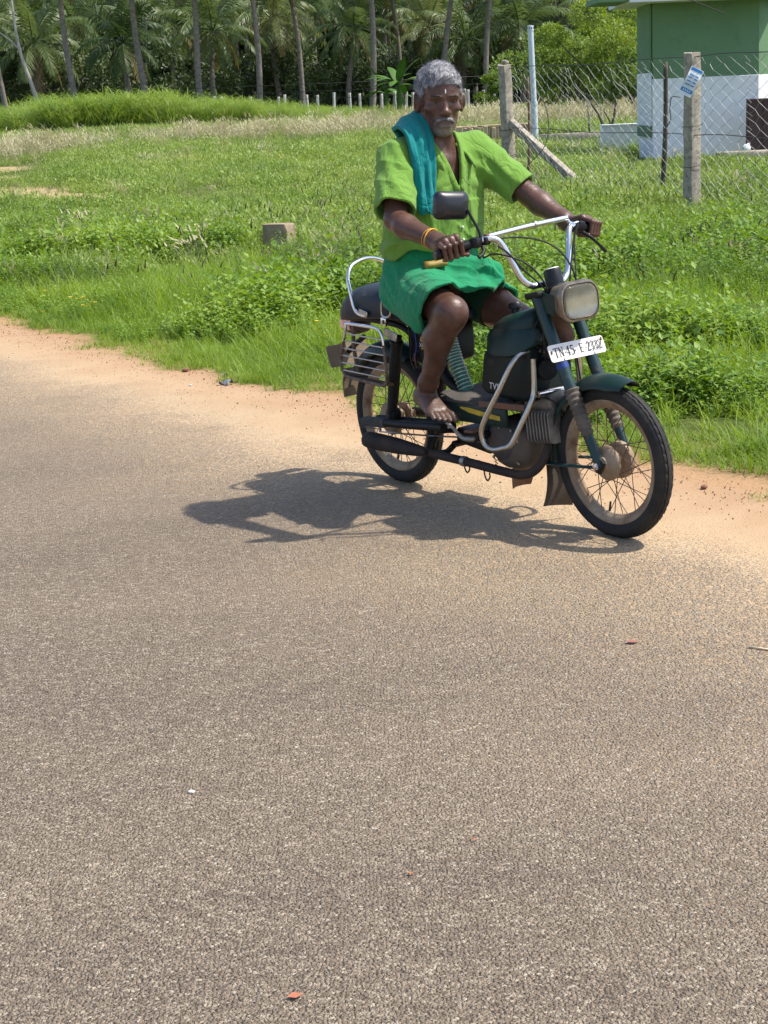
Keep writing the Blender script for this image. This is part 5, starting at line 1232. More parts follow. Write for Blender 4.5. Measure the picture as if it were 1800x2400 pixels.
one('rail_pad', box((.085, -.178, .289), (.15, .040, .036), rotm('Y', R(-4)), .010, 2), M_mat_, fr_)
for x_ in (.20, .46): tb('rail_bracket', [(x_, -.172, .30), (x_ + .01, -.12, .295), (x_ + .015, -.09, .29)], .009, M_black, fr_, 8, 3)

# ---- seat, grab rail, tail
def seat_sec(x, z0, z1, hw):
    pts = []
    for k_ in range(28):
        a = 2 * math.pi * k_ / 28; c_, s_ = math.cos(a), math.sin(a); e = 2 / 3.2 if s_ > 0 else 2 / 8
        y_ = hw * math.copysign(abs(c_) ** e, c_); zm = z0 + (z1 - z0) * .30
        z_ = zm + ((z1 - zm) * abs(s_) ** e if s_ > 0 else -(zm - z0) * abs(s_) ** (2 / 8))
        pts.append((x, y_, z_))
    return pts
se = one('seat', rings([seat_sec(-.212, .652, .666, .06), seat_sec(-.206, .650, .685, .095), seat_sec(-.188, .652, .728, .115), seat_sec(-.160, .656, .758, .124), seat_sec(-.118, .662, .786, .129), seat_sec(-.06, .668, .800, .130), seat_sec(.02, .674, .802, .130), seat_sec(.09, .678, .796, .128), seat_sec(.15, .682, .774, .125), seat_sec(.22, .684, .757, .12), seat_sec(.33, .686, .75, .105), seat_sec(.42, .690, .742, .08), seat_sec(.46, .695, .725, .05)]), M_seat, sharp=70)
tb('seat_piping', [(-.30, -.108, .70), (-.20, -.1275, .735), (-.06, -.1325, .72), (.08, -.1315, .70)], .0022, M_blackplastic, se, 6, 6) if False else None
GR = [(.02, -.137, .690), (-.028, -.139, .698), (-.052, -.140, .722), (-.075, -.138, .79), (-.098, -.125, .838), (-.118, -.085, .874), (-.14, 0, .888), (-.16, .085, .868), (-.16, .125, .83), (-.13, .14, .78), (-.09, .14, .72), (-.05, .139, .70)]
gr = tb('grab_rail', GR, .0072, M_chrome, None, 12, 7)
one('rail_tab', box((.005, -.140, .700), (.055, .006, .026), rotm('Y', R(10)), .003), M_dullchrome, gr)
# oval side loop and buckle
LP = [(.165 + .030 * math.copysign(abs(math.cos(a)) ** .7, math.cos(a)) + .006 * math.sin(a), -.143, .732 + .034 * math.copysign(abs(math.sin(a)) ** .7, math.sin(a))) for a in np.linspace(0, 2 * np.pi, 20)[:-1]]
lp = tb('seat_loop', LP, .0055, M_dullchrome, None, 8, 3, closed=True)
one('seat_buckle', box((.150, -.145, .681), (.034, .016, .030), rotm('Y', R(8)), .004, 2), M_chrome, lp)
one('buckle_slot', box((.155, -.1535, .681), (.012, .003, .016), rotm('Y', R(8)), .001), M_ink, lp)
# sari guard grille
sg = None
GF = [(-.034, -.192, .664), (.06, -.192, .666), (.15, -.192, .664), (.185, -.192, .650), (.198, -.192, .615), (.203, -.192, .54), (.204, -.192, .475), (.19, -.192, .449), (.165, -.192, .445), (.05, -.192, .449), (-.055, -.192, .455), (-.082, -.192, .47), (-.095, -.192, .51), (-.07, -.192, .58), (-.046, -.192, .645)]
P = catmull(GF, 5, True); b = MB(); b.add(*tube(P, .0062, 10, True)); 
for f_i, f_ in enumerate(b.F):
    zz_ = np.mean([b.V[0][k_][2] for k_ in f_]); xx_ = np.mean([b.V[0][k_][0] for k_ in f_])
    if zz_ < .60 - .0 * xx_: b.M[f_i] = 1
sg = b.build('saree_guard', [M_chrome, M_rustbar], moped)
for i in range(6):
    z_ = .626 - i * .0295; x0_ = np.interp(z_, [.45, .51, .58, .645], [-.07, -.093, -.07, -.046]); x1_ = np.interp(z_, [.45, .54, .615, .66], [.203, .203, .198, .18])
    tb('guard_bar', [(x0_, -.192, z_), (x1_, -.192, z_ - .004)], .0032, M_dullchrome, sg, 8, 0)
tb('guard_stay', [(-.078, -.186, .46), (-.06, -.15, .455), (-.03, -.10, .46)], .007, M_rustbar, sg, 8, 3)
tb('guard_stay', [(.17, -.186, .45), (.16, -.14, .44), (.14, -.10, .43)], .007, M_rustbar, sg, 8, 3)
tb('guard_upright', [(-.030, -.165, .655), (-.045, -.16, .56), (-.03, -.155, .455)], .008, M_rustbar, sg, 8, 4)
one('guard_tray', box((.06, -.168, .447), (.24, .045, .006), None, .002), M_rust, sg)
one('guard_tab', box((.215, -.168, .640), (.080, .005, .032), rotm('Y', R(14)), .004), M_dullchrome, sg)
# rear mudguard, lamp, plate
rg_ = one('rear_mudguard', guard_arc((0, .268), .305, 62, 158, .06, .05, 44, r_end=.315), M_green)
one('mud_extension', rings([[(x_ - .002 * h_, y_, z_) for y_ in (-.05, .05)] + [(x_ + .004, y_, z_) for y_ in (.05, -.05)] for x_, z_, h_ in ((-.285, .44, 0), (-.305, .38, 1), (-.30, .32, 2))]), M_flap, rg_)
TLX = .035
tl = one('tail_lamp', rings([[(x_ + TLX, y_ * w_, z_) for y_, z_ in [(a[0], .617 + a[1] * h_) for a in rrect(1, 1, .3, 4)]] for x_, w_, h_ in ((-.225, .06, .05), (-.25, .085, .07), (-.29, .09, .068), (-.315, .088, .062))]), M_darkred, sharp=50)
one('lamp_lens', rings([[(x_ + TLX, y_ * w_, z_) for y_, z_ in [(a[0], .625 + a[1] * h_) for a in rrect(1, 1, .3, 4)]] for x_, w_, h_ in ((-.262, .098, .070), (-.30, .098, .070), (-.335, .088, .058), (-.345, .06, .036))]), M_pink, tl, sharp=60)
o_ = rrect(.20, .085, .008, 3)
one('rear_plate', rings([[(-.318 - h_ - .35 * p[1], p[0], .490 + p[1]) for p in o_] for h_ in (0, .003)]), M_flap, tl)
tb('plate_bracket', [(-.315, 0, .50), (-.27, 0, .53), (-.20, 0, .57)], .012, M_black, tl, 8, 3)

# ---- small fittings that clutter the engine bay
tb('fuel_hose', [(.80, -.06, .62), (.825, -.09, .54), (.80, -.08, .46), (.79, -.05, .41)], .0045, M_blackplastic, en, 6, 6)
tb('spark_lead', [(1.0, -.02, .40), (.985, -.05, .455), (.93, -.075, .47), (.87, -.06, .44)], .0042, M_blackplastic, en, 6, 6)
tb('brake_rod', [(.62, -.130, .292), (.35, -.128, .262), (.03, -.118, .232)], .0035, M_dullchrome, fr, 6, 4)
tb('brake_arm', [(.03, -.118, .232), (.012, -.105, .255), (0, -.09, .27)], .006, M_dullchrome, fr, 6, 3)
tb('chain_run', [(.66, .075, .31), (.3, .082, .318), (.02, .085, .318)], .008, M_rust, fr, 6, 3, sq=(1.4, .6))
hn = one('horn', lathe([(.006, -.02), (.030, -.018), (.038, 0), (.036, .008), (.012, .012), (.004, .012)], (.955, -.045, .565), (1, -.25, .1), 20), M_black)
one('horn_bracket', box((.94, -.03, .585), (.03, .012, .035), None, .003), M_rust, hn)
for k_, (x_, z_) in enumerate(((.69, .31), (.735, .335), (.80, .335), (.835, .30), (.83, .22), (.76, .19), (.695, .225))):
    one('cover_bolt', lathe([(.001, .006), (.005, .0055), (.006, 0)], (x_, -.092, z_), (0, -1, 0), 6), M_dullchrome, en)
tb('throttle_link', [(.80, -.03, .41), (.84, -.06, .455), (.90, -.07, .52), (.93, -.05, .60), (.94, -.04, .70)], .0036, M_blackplastic, en, 6, 6)
tb('wire_bundle', [(.93, -.05, .74), (.925, -.075, .70), (.93, -.07, .66), (.915, -.05, .62)], .007, M_blackplastic, fr, 8, 5)
tb('wire_bundle', [(.955, -.045, .73), (.96, -.06, .67), (.95, -.04, .61), (.94, -.05, .56)], .005, M_ink, fr, 8, 5)
one('step_plate', box((.66, -.150, .328), (.05, .06, .010), rotm('Y', R(-4)), .003), M_rust, flo)
for s in (-1, 1):
    one('pivot_bolt', lathe([(.001, .012), (.009, .011), (.012, .006), (.012, 0)], (.46, .098 * s, .305), (0, s, 0), 6), M_dullchrome, fr)
    one('shock_bolt', lathe([(.001, .010), (.008, .009), (.010, 0)], (.186, .134 * s, .620), (0, s, 0), 6), M_dullchrome, fr)
# ================================================================== the rider
class Vol:
    """distance field on a grid; shapes are blended in, then skinned as one surface"""
    def __init__(s, lo, hi, h):
        s.h = h; s.lo = np.array(lo, np.float32); s.n = np.ceil((np.array(hi) - s.lo) / h).astype(int) + 1
        s.d = np.full(s.n, .05, np.float32)
    def sub(s, lo, hi, pad):
        a = np.clip(np.floor((np.array(lo) - pad - s.lo) / s.h).astype(int), 0, s.n); b = np.clip(np.ceil((np.array(hi) + pad - s.lo) / s.h).astype(int) + 1, 0, s.n)
        sl = tuple(slice(i, j) for i, j in zip(a, b))
        g = [s.lo[k] + s.h * np.arange(a[k], b[k], dtype=np.float32) for k in range(3)]
        return sl, np.stack(np.meshgrid(*g, indexing='ij'), -1)
    def mix(s, sl, e, k, op='u'):
        c = s.d[sl]
        if op == 'u':
            if k > 0: h = np.maximum(k - np.abs(c - e), 0) / k; s.d[sl] = np.minimum(c, e) - h * h * k * .25
            else: s.d[sl] = np.minimum(c, e)
        elif op == 's':
            e = -e
            if k > 0: h = np.maximum(k - np.abs(c - e), 0) / k; s.d[sl] = np.maximum(c, e) + h * h * k * .25
            else: s.d[sl] = np.maximum(c, e)
    def cone(s, a, b, r1, r2, k=.02, op='u', flat=None, fax=None):
        a = np.array(a, np.float32); b = np.array(b, np.float32); rm = max(r1, r2) * max(1, flat or 1)
        sl, P = s.sub(np.minimum(a, b) - rm, np.maximum(a, b) + rm, k + .012)
        if P.size == 0: return
        ab = b - a; v = P - a; t = np.clip((v @ ab) / max(float(ab @ ab), 1e-9), 0, 1)
        v = v - t[..., None] * ab
        if flat:
            fx = np.array(fax, np.float32); fx = fx / np.linalg.norm(fx); c_ = v @ fx; v = v + ((1 / flat - 1) * c_)[..., None] * fx
        s.mix(sl, (np.sqrt((v * v).sum(-1)) - (r1 + (r2 - r1) * t)).astype(np.float32), k, op)
    def ell(s, c, r, k=.02, op='u', M=None):
        c = np.array(c, np.float32); r = np.array(r, np.float32); m_ = float(r.max())
        sl, P = s.sub(c - m_, c + m_, k + .012)
        if P.size == 0: return
        v = P - c
        if M is not None: v = v @ np.asarray(M, np.float32)      # columns of M = own axes
        q = v / r; k0 = np.sqrt((q * q).sum(-1)); k1 = np.sqrt(((q / r) ** 2).sum(-1)) + 1e-9
        s.mix(sl, (k0 * (k0 - 1) / k1).astype(np.float32), k, op)
    def stack(s, T, k=.03, p=2.3, op='u', grow=0.0):
        """upright body: rows (z, xc, a, b, yc)"""
        T = np.array(T, float); z0, z1 = T[0, 0], T[-1, 0]; mx = T[:, 2:4].max() + grow
        sl, P = s.sub((T[:, 1].min() - mx, -mx - .05, z0), (T[:, 1].max() + mx, mx + .05, z1), k + .012)
        z = P[..., 2]; xc, a, b = [np.interp(z, T[:, 0], T[:, i]).astype(np.float32) for i in (1, 2, 3)]
        yc = np.interp(z, T[:, 0], T[:, 4]).astype(np.float32) if T.shape[1] > 4 else 0
        a = a + grow; b = b + grow
        q = (np.abs((P[..., 0] - xc) / a) ** p + np.abs((P[..., 1] - yc) / b) ** p) ** (1 / p)
        e = (q - 1) * np.minimum(a, b) * .95
        e = np.maximum(e, np.maximum(z0 - z, z - z1))
        s.mix(sl, e.astype(np.float32), k, op)
    def skin(s, iso=0.0):
        d = s.d - iso; ins = d < 0; nx, ny, nz = d.shape
        cnt = np.zeros((nx - 1, ny - 1, nz - 1), np.uint8)
        for i in (0, 1):
            for j in (0, 1):
                for l in (0, 1): cnt += ins[i:nx - 1 + i, j:ny - 1 + j, l:nz - 1 + l]
        act = np.argwhere((cnt > 0) & (cnt < 8)); idx = np.full(cnt.shape, -1, np.int32); idx[tuple(act.T)] = np.arange(len(act))
        acc = np.zeros((len(act), 3)); num = np.zeros(len(act)); x, y, z = act.T
        val = {}
        for i in (0, 1):
            for j in (0, 1):
                for l in (0, 1): val[i, j, l] = d[x + i, y + j, z + l].astype(float)
        for ax in range(3):
            for p in (0, 1):
                for q in (0, 1):
                    c0 = [p, q]; c0.insert(ax, 0); c1 = list(c0); c1[ax] = 1
                    a, b = val[tuple(c0)], val[tuple(c1)]; m_ = (a < 0) != (b < 0)
                    t = np.where(m_, a / np.where(m_, a - b, 1), 0); pt = np.tile(np.array(c0, float), (len(act), 1)); pt[:, ax] += t
                    acc[m_] += pt[m_]; num[m_] += 1
        V = (act + acc / num[:, None]) * s.h + s.lo
        Q = []
        for ax in range(3):
            o = [k for k in range(3) if k != ax]
            A = [slice(1, -1)] * 3; A[ax] = slice(0, -1); B = [slice(1, -1)] * 3; B[ax] = slice(1, None)
            ia, ib = ins[tuple(A)], ins[tuple(B)]; e = np.argwhere(ia != ib)
            if len(e) == 0: continue
            flip = ia[tuple(e.T)]; g = e.copy(); g[:, o[0]] += 1; g[:, o[1]] += 1
            def cell(d0, d1):
                c = g.copy(); c[:, o[0]] -= d0; c[:, o[1]] -= d1; return idx[tuple(c.T)]
            q = np.stack([cell(1, 1), cell(0, 1), cell(0, 0), cell(1, 0)], 1)
            if ax == 1: flip = ~flip
            q[~flip] = q[~flip][:, ::-1]; Q.append(q)
        Q = np.concatenate(Q); Q = Q[(Q >= 0).all(1)]
        return V, Q
def smooth_mesh(V, Q, it=1, lam=.5):
    for _ in range(it):
        A = np.zeros_like(V); c = np.zeros(len(V))
        for i in range(4):
            for j in (1, 3):
                np.add.at(A, Q[:, i], V[Q[:, (i + j) % 4]]); np.add.at(c, Q[:, i], 1)
        V = V + lam * (A / np.maximum(c, 1)[:, None] - V)
    return V

# ---- head frame: x = where the face looks, y = his left, z = up; origin between the ears at eye level
HC = np.array([.384, 0.0, 1.483]); HYAW = R(-25); HP = R(2); HROLL = R(-3.0)
HM = rotm('Z', HYAW) @ rotm('Y', HP) @ rotm('X', HROLL)
def hp(x, y, z): return HC + HM @ np.array([x, y, z])
SHR, ELR, WRR = np.array([.335, -.172, 1.288]), np.array([.462, -.288, 1.092]), np.array([.690, -.292, 1.026])
SHL, ELL, WRL = np.array([.345, .178, 1.288]), np.array([.555, .262, 1.118]), np.array([.708, .288, 1.034])
HIPR, KNR, ANR = np.array([.275, -.095, .815]), np.array([.650, -.215, .765]), np.array([.428, -.166, .482])
HIPL, KNL, ANL = np.array([.275, .095, .800]), np.array([.645, .170, .652]), np.array([.475, .175, .400])

B = Vol((.10, -.45, .29), (.96, .45, 1.63), .0031)
B.stack([(.74, .255, .10, .145), (.80, .26, .125, .165), (.90, .265, .118, .158), (1.0, .285, .11, .148), (1.1, .305, .11, .156), (1.2, .320, .108, .168), (1.27, .328, .09, .168), (1.32, .332, .065, .12), (1.35, .335, .055, .07)], .03)
B.cone((.335, 0, 1.30), hp(-.022, 0, -.045), .058, .056, .03)                   # neck
B.cone(hp(.02, .035, -.09), (.395, .012, 1.265), .010, .012, .02); B.cone(hp(.02, -.035, -.09), (.395, -.012, 1.265), .010, .012, .02)
for s in (-1, 1): B.cone((.395, .012 * s, 1.268), (.36, .14 * s, 1.305), .012, .012, .03)
# skull and face
E3 = HM
def he(c, r, k=.012, op='u', M=None): B.ell(hp(*c), r, k, op, HM if M is None else HM @ M)
def hc(a, b, r1, r2, k=.012, op='u', **kw): B.cone(hp(*a), hp(*b), r1, r2, k, op, **kw)
he((-.010, 0, .038), (.096, .078, .086))
he((.032, 0, -.038), (.062, .056, .080), .03)
he((.052, 0, .030), (.044, .056, .052), .03)
for s in (-1, 1):
    hc((.002, .052 * s, -.048), (.062, .013 * s, -.104), .016, .017, .025)        # jaw
    he((.060, .046 * s, -.026), (.022, .020, .016), .02)                          # cheekbone
    hc((.0925, .013 * s, .0150), (.0825, .046 * s, .0130), .0088, .0078, .009); he((.066, .060 * s, -.066), (.022, .014, .022), .02, 's')         # brow
    he((.097, .032 * s, -.003), (.0165, .0165, .0090), .008, 's')                   # eye hollow
    hc((.0838, .019 * s, .0036), (.078, .046 * s, .0022), .0050, .0044, .004)         # upper lid
    hc((.0830, .020 * s, -.0088), (.077, .044 * s, -.0080), .0046, .0040, .005)      # lower lid
    hc((.096, .020 * s, -.046), (.092, .034 * s, -.066), .0030, .0025, .006, 's')   # cheek fold hint
    he((.098, .0138 * s, -.041), (.011, .0080, .0082), .006)                      # nostril wing
    he((.0975, .0070 * s, -.0490), (.006, .0038, .004), .003, 's')
    Me = rotm('Z', R(28 * s)) @ rotm('Y', R(8))
    he((-.006, .086 * s, -.006), (.020, .0075, .032), .006, 'u', Me)              # ear
    he((-.002, .0925 * s, -.004), (.011, .005, .020), .004, 's', Me)
    he((.002, .083 * s, -.034), (.010, .006, .010), .006)
    he((-.002, .074 * s, -.005), (.022, .012, .03), .012)
hc((.086, 0, .010), (.1035, 0, -.034), .0085, .0115, .010)                           # nose
he((.107, 0, -.037), (.0125, .0125, .0105), .008)
he((.083, 0, -.074), (.016, .030, .022), .015)                                       # mouth barrel
hc((.096, -.018, -.073), (.096, .018, -.073), .0055, .0055, .006, flat=.8, fax=(0, 0, 1))
hc((.0955, -.015, -.0865), (.0955, .015, -.0865), .0068, .0068, .006)
hc((.1030, -.024, -.0785), (.1030, .024, -.0785), .0046, .0046, .003, 's')
he((.072, 0, -.107), (.018, .020, .014), .015)                                       # chin
# arms
def arm(S, E, W, bow):
    B.cone(S, S * .6 + E * .4, .052, .047, .03); B.cone(S * .6 + E * .4, E, .047, .040, .02)
    M_ = E * .72 + W * .28 + np.array(bow)
    B.cone(E, M_, .039, .041, .02); B.cone(M_, W, .041, .0275, .02, flat=1.12, fax=(0, 1, 0))
arm(SHR, ELR, WRR, (0, -.004, -.004)); arm(SHL, ELL, WRL, (0, .004, -.006))
# hands closed round the grips
def hand(s, W):
    g0 = np.array([.818, .272 * s, 1.0105]); g1 = np.array([.782, .372 * s, .9885]); ay = (g1 - g0) / np.linalg.norm(g1 - g0)
    c = g0 + ay * .048
    ez = np.array([0, 0, 1.]) - ay * ay[2]; ez /= np.linalg.norm(ez); ex = np.cross(ez, ay) * 1.0
    if ex[0] < 0: ex = -ex
    def q(f, o, u): return c + ex * f + ay * o + ez * u          # forward, outward, up
    def pol(a, r, o): return q(r * math.cos(R(a)), o, r * math.sin(R(a)))
    for i, (o, ln, r0) in enumerate(((-.032, 1.0, .0090), (-.010, 1.06, .0093), (.012, 1.0, .0090), (.032, .86, .0079))):
        mcp = q(-.012 - .006 * (i == 3), o * 1.0, .036 - .004 * (i == 3)); pip = pol(38, .0355 * (.9 + .1 * ln), o * .97); dip = pol(-42, .0310, o * .95); tip = pol(-112, .0285, o * .93)
        B.cone(q(-.098, o * .42, .020), mcp, .0145, .0125, .014)         # metacarpal
        B.ell(mcp, (.0125, .0115, .0115), .008)
        B.cone(mcp, pip, r0 * 1.06, r0, .006); B.ell(pip, (r0 * 1.1,) * 3, .003)
        B.cone(pip, dip, r0, r0 * .92, .003); B.cone(dip, tip, r0 * .9, r0 * .78, .003)
    B.ell(q(-.055, .002, .014), (.046, .040, .018), .015, 'u', np.stack([ex, ay, ez], 1))
    B.cone(q(-.075, -.022, .006), q(-.030, -.040, -.004), .019, .014, .014)           # thenar
    B.cone(q(-.034, -.038, -.004), q(-.006, -.054, -.024), .0125, .0112, .006)        # thumb
    B.cone(q(-.006, -.054, -.024), q(.020, -.047, -.027), .0108, .0085, .004)
    B.cone(W, q(-.090, 0, .018), .0275, .026, .02, flat=1.2, fax=ay)
hand(-1, WRR); hand(1, WRL)
# legs and feet
def leg(H, K, A, out):
    B.cone(H, H * .5 + K * .5, .086, .071, .03); B.cone(H * .5 + K * .5, K, .071, .055, .03)
    d_ = (K - H) / np.linalg.norm(K - H)
    B.ell(K + d_ * .010 + np.array([0, 0, -.004]), (.050, .048, .053), .03)              # kneecap
    calf = K * .66 + A * .34 + np.array([-.022, out * .3, -.004])
    B.cone(K, calf, .050, .052, .03); B.cone(calf, K * .25 + A * .75, .051, .035, .03); B.cone(K * .25 + A * .75, A, .038, .033, .02)
    B.cone(K + d_ * .03 + np.array([0, 0, -.03]), K * .3 + A * .7 + np.array([.012, 0, 0]), .022, .018, .03)     # shin
leg(HIPR, KNR, ANR, -.02); leg(HIPL, KNL, ANL, .02)
def foot(A, heel, toe, side, s):
    d_ = toe - heel; L_ = np.linalg.norm(d_); d_ = d_ / L_; lat = np.array(side, float); lat = lat - d_ * (lat @ d_); lat /= np.linalg.norm(lat); upf = np.cross(d_, lat) * s
    if upf[2] < 0: upf = -upf
    def q(f, l, u): return heel + d_ * f * L_ + lat * l + upf * u      # l > 0 towards the little toe
    B.ell(q(.09, 0, .024), (.030, .027, .028), .02); B.cone(A, q(.14, 0, .035), .033, .030, .03)
    B.ell(A + lat * .030 + upf * -.002, (.011, .010, .012), .012); B.ell(A - lat * .030 + upf * .003, (.011, .010, .013), .012)
    for f_, l0, l1 in ((.66, -.020, -.026), (.66, -.006, -.007), (.64, .008, .011), (.62, .020, .028)):
        B.cone(q(.20, l0 * .6, .036), q(f_, l1, .016), .026, .0145, .02)
    B.cone(q(.12, .012, .016), q(.60, .030, .010), .019, .0125, .015); B.cone(q(.10, -.004, .016), q(.62, -.020, .012), .018, .014, .02)
    for f_, l_, r_, e_ in ((1.0, -.030, .0125, .86), (.985, -.008, .0090, .82), (.945, .009, .0085, .79), (.895, .024, .0080, .75), (.835, .038, .0078, .70)):
        B.cone(q(e_ - .12, l_ * .95, .015), q(e_, l_, .016), r_ * 1.1, r_ * 1.02, .008); B.cone(q(e_, l_, .017), q(f_ - .02, l_ * 1.04, .008), r_, r_ * .92, .004)
    return q
QR = foot(ANR, np.array([.338, -.150, .402]), np.array([.568, -.190, .348]), (-.1, -1, .0), 1)
QL = foot(ANL, np.array([.405, .165, .335]), np.array([.655, .185, .335]), (0, 1, 0), -1)
V, Q = B.skin(); V = smooth_mesh(V, Q, 1, .4)
def skin_mat():
    mt, t, b, co = newmat('dark_brown_skin')
    c = ramp(t, noise(t, co, 14, 6, .6), [(.3, (.068, .030, .020)), (.5, (.095, .044, .029)), (.7, (.122, .059, .040))])
    s = nn(t, 'ShaderNodeSeparateXYZ'); t.links.new(co, s.inputs[0])
    # dusty, paler feet
    fz = framp(t, math_(t, 'ADD', s.outputs[2], math_(t, 'MULTIPLY', noise(t, co, 30, 4), .08)), .52, .40)
    c = mixc(t, math_(t, 'MULTIPLY', fz, .45), c, (.17, .115, .09))
    # grey stubble round mouth and chin
    vd = nn(t, 'ShaderNodeVectorMath'); vd.operation = 'DISTANCE'; t.links.new(co, vd.inputs[0]); vd.inputs[1].default_value = tuple(hp(.078, 0, -.105))
    st = framp(t, math_(t, 'ADD', vd.outputs['Value'], math_(t, 'MULTIPLY', noise(t, co, 90, 3), .03)), .062, .036)
    fl = framp(t, noise(t, co, 420, 2, .7), .42, .62)
    c = mixc(t, math_(t, 'MULTIPLY', st, math_(t, 'ADD', .22, math_(t, 'MULTIPLY', fl, .5))), c, (.26, .25, .235))
    t.links.new(c, b.inputs['Base Color']); setin(b, Roughness=.41); b.inputs['Specular IOR Level'].default_value = .45
    b.inputs['Subsurface Weight'].default_value = .06; b.inputs['Subsurface Radius'].default_value = (.02, .006, .003); b.inputs['Subsurface Scale'].default_value = .3
    h = math_(t, 'ADD', noise(t, co, 150, 4, .6), math_(t, 'MULTIPLY', noise(t, co, 42, 4, .6), 1.6))
    mpw = nn(t, 'ShaderNodeMapping'); mpw.inputs['Scale'].default_value = (.35, .35, 1.6); t.links.new(co, mpw.inputs[0]); h = math_(t, 'ADD', h, math_(t, 'MULTIPLY', noise(t, mpw.outputs[0], 85, 3, .6), .9))
    t.links.new(bumpn(t, h, .30, .0035), b.inputs['Normal'])
    return mt
person = ob('person', mesh(V, Q), skin_mat()); person.matrix_world = BIKE
tag(person, 'barefoot grey haired man in green shirt and green wrap riding the moped', 'person')
def pchild(name, vf, mt, smooth=True, sharp=None):
    b = MB(); b.add(*vf); return b.build(name, mt, person, smooth, sharp=sharp)

# eyes
M_eye = mat('eye_white', (.22, .18, .15), rough=.3); M_iris = mat('dark_iris', (.012, .008, .006), rough=.1)
for s in (-1, 1):
    c = hp(.0735, .032 * s, -.0025); fx = HM @ np.array([1., 0.03 * -s, 0]); 
    e_ = pchild('eye', lathe([(.0005, .0118), (.004, .0113), (.0082, .0086), (.0112, .004), (.0118, 0), (.008, -.008), (.001, -.0118)], c, fx, 20), M_eye)
    b = MB(); b.add(*lathe([(.0005, .0126), (.0030, .0122), (.0054, .0108), (.0054, .0100)], c, fx, 16)); b.build('iris', M_iris, e_)
# grey hair: a close cap with thousands of short strands
HV = Vol(HC - .17, HC + .19, .0032)
sl, P = HV.sub(HV.lo, HV.lo + HV.h * HV.n, 0); HL = (P - HC.astype(np.float32)) @ HM.astype(np.float32)
x_, y_, z_ = HL[..., 0], HL[..., 1], HL[..., 2]
def ellf(c, r): 
    q = np.stack([(x_ - c[0]) / r[0], (y_ - c[1]) / r[1], (z_ - c[2]) / r[2]], -1); k0 = np.sqrt((q * q).sum(-1)); return k0 * (k0 - 1) / (np.sqrt(((q / np.array(r)) ** 2).sum(-1)) + 1e-9)
nz = .0022 * np.sin(x_ * 210 + 3 * np.sin(y_ * 90)) * np.sin(y_ * 170 + 2 * np.sin(z_ * 120)) + .0025 * np.sin(z_ * 130 + x_ * 60)
cap = np.minimum(ellf((-.012, 0, .040), (.103, .0845, .096)), ellf((.030, 0, .056), (.070, .070, .073))) + nz
# hairline: forehead, temples, above the ears, nape
hl_ = np.where(np.abs(y_) < .052, .061 - 3.5 * np.maximum(np.abs(y_) - .02, 0) ** 2, .057 - (np.abs(y_) - .052) * 1.9)
front = np.where(x_ > .030, hl_ - z_, np.where(x_ > -.002, np.interp(x_, [-.002, .014, .030], [.018, -.012, .012]) - z_ + (np.abs(y_) < .05) * -.1, np.interp(x_, [-.08, -.04, -.002], [-.055, -.04, .022]) - z_))
HV.d[sl] = np.maximum(cap, front * .8).astype(np.float32)
V, Q = HV.skin(); V = smooth_mesh(V, Q, 1, .4)
def hair_mat(nm, a, b_, c_):
    mt, t, b, co = newmat(nm)
    mp = nn(t, 'ShaderNodeMapping'); mp.inputs['Scale'].default_value = (1, 1, .45); t.links.new(co, mp.inputs[0])
    c = ramp(t, noise(t, mp.outputs[0], 85, 5, .7), [(.3, a), (.5, b_), (.68, c_)])
    t.links.new(c, b.inputs['Base Color']); setin(b, Roughness=.55); b.inputs['Specular IOR Level'].default_value = .3
    t.links.new(bumpn(t, noise(t, mp.outputs[0], 160, 4, .7), .8, .004), b.inputs['Normal'])
    return mt
M_hair = hair_mat('grey_hair', (.05, .05, .055), (.17, .17, .18), (.36, .36, .38))
hair = ob('hair', mesh(V, Q), M_hair, person)
def strands(surfV, surfQ, n, ln, wd, lean, rg):
    f = rg.integers(0, len(surfQ), n); b0 = surfV[surfQ[f]].mean(1); nr = np.cross(surfV[surfQ[f, 2]] - surfV[surfQ[f, 0]], surfV[surfQ[f, 3]] - surfV[surfQ[f, 1]])
    nr = unit_(nr); lean = lean - nr * (nr @ lean)[:, None]; d = unit_(nr * .20 + rg.normal(0, .16, (n, 3)) + lean * 1.2); side = unit_(np.cross(d, nr + rg.normal(0, .3, (n, 3))))
    L_ = rg.uniform(.6, 1.2, n)[:, None] * ln; w_ = wd * rg.uniform(.6, 1.3, n)[:, None]
    p1 = b0 + d * L_ * .55; d2 = unit_(d - nr * .22 + lean * .5); p2 = p1 + d2 * L_ * .45
    V = np.stack([b0 - side * w_, b0 + side * w_, p1 - side * w_ * .8, p1 + side * w_ * .8, p2], 1).reshape(-1, 3)
    o = np.arange(n)[:, None] * 5; F_ = np.concatenate([o + np.array(q) for q in ((0, 1, 3), (0, 3, 2), (2, 3, 4))])
    return V, F_
def unit_(v): return v / (np.linalg.norm(v, axis=-1, keepdims=True) + 1e-9)
rgh = np.random.default_rng(5)
sv, sf = strands(V, Q, 9000, .021, .00055, HM @ np.array([1.25, -.75, -.45]), rgh)
M_strand = mat('grey_strand', (.14, .14, .15), (.46, .46, .48), 34, .36, .64, rough=.5)
so = ob('hair_strands', mesh(sv, sf), M_strand, hair); so['kind'] = 'stuff'
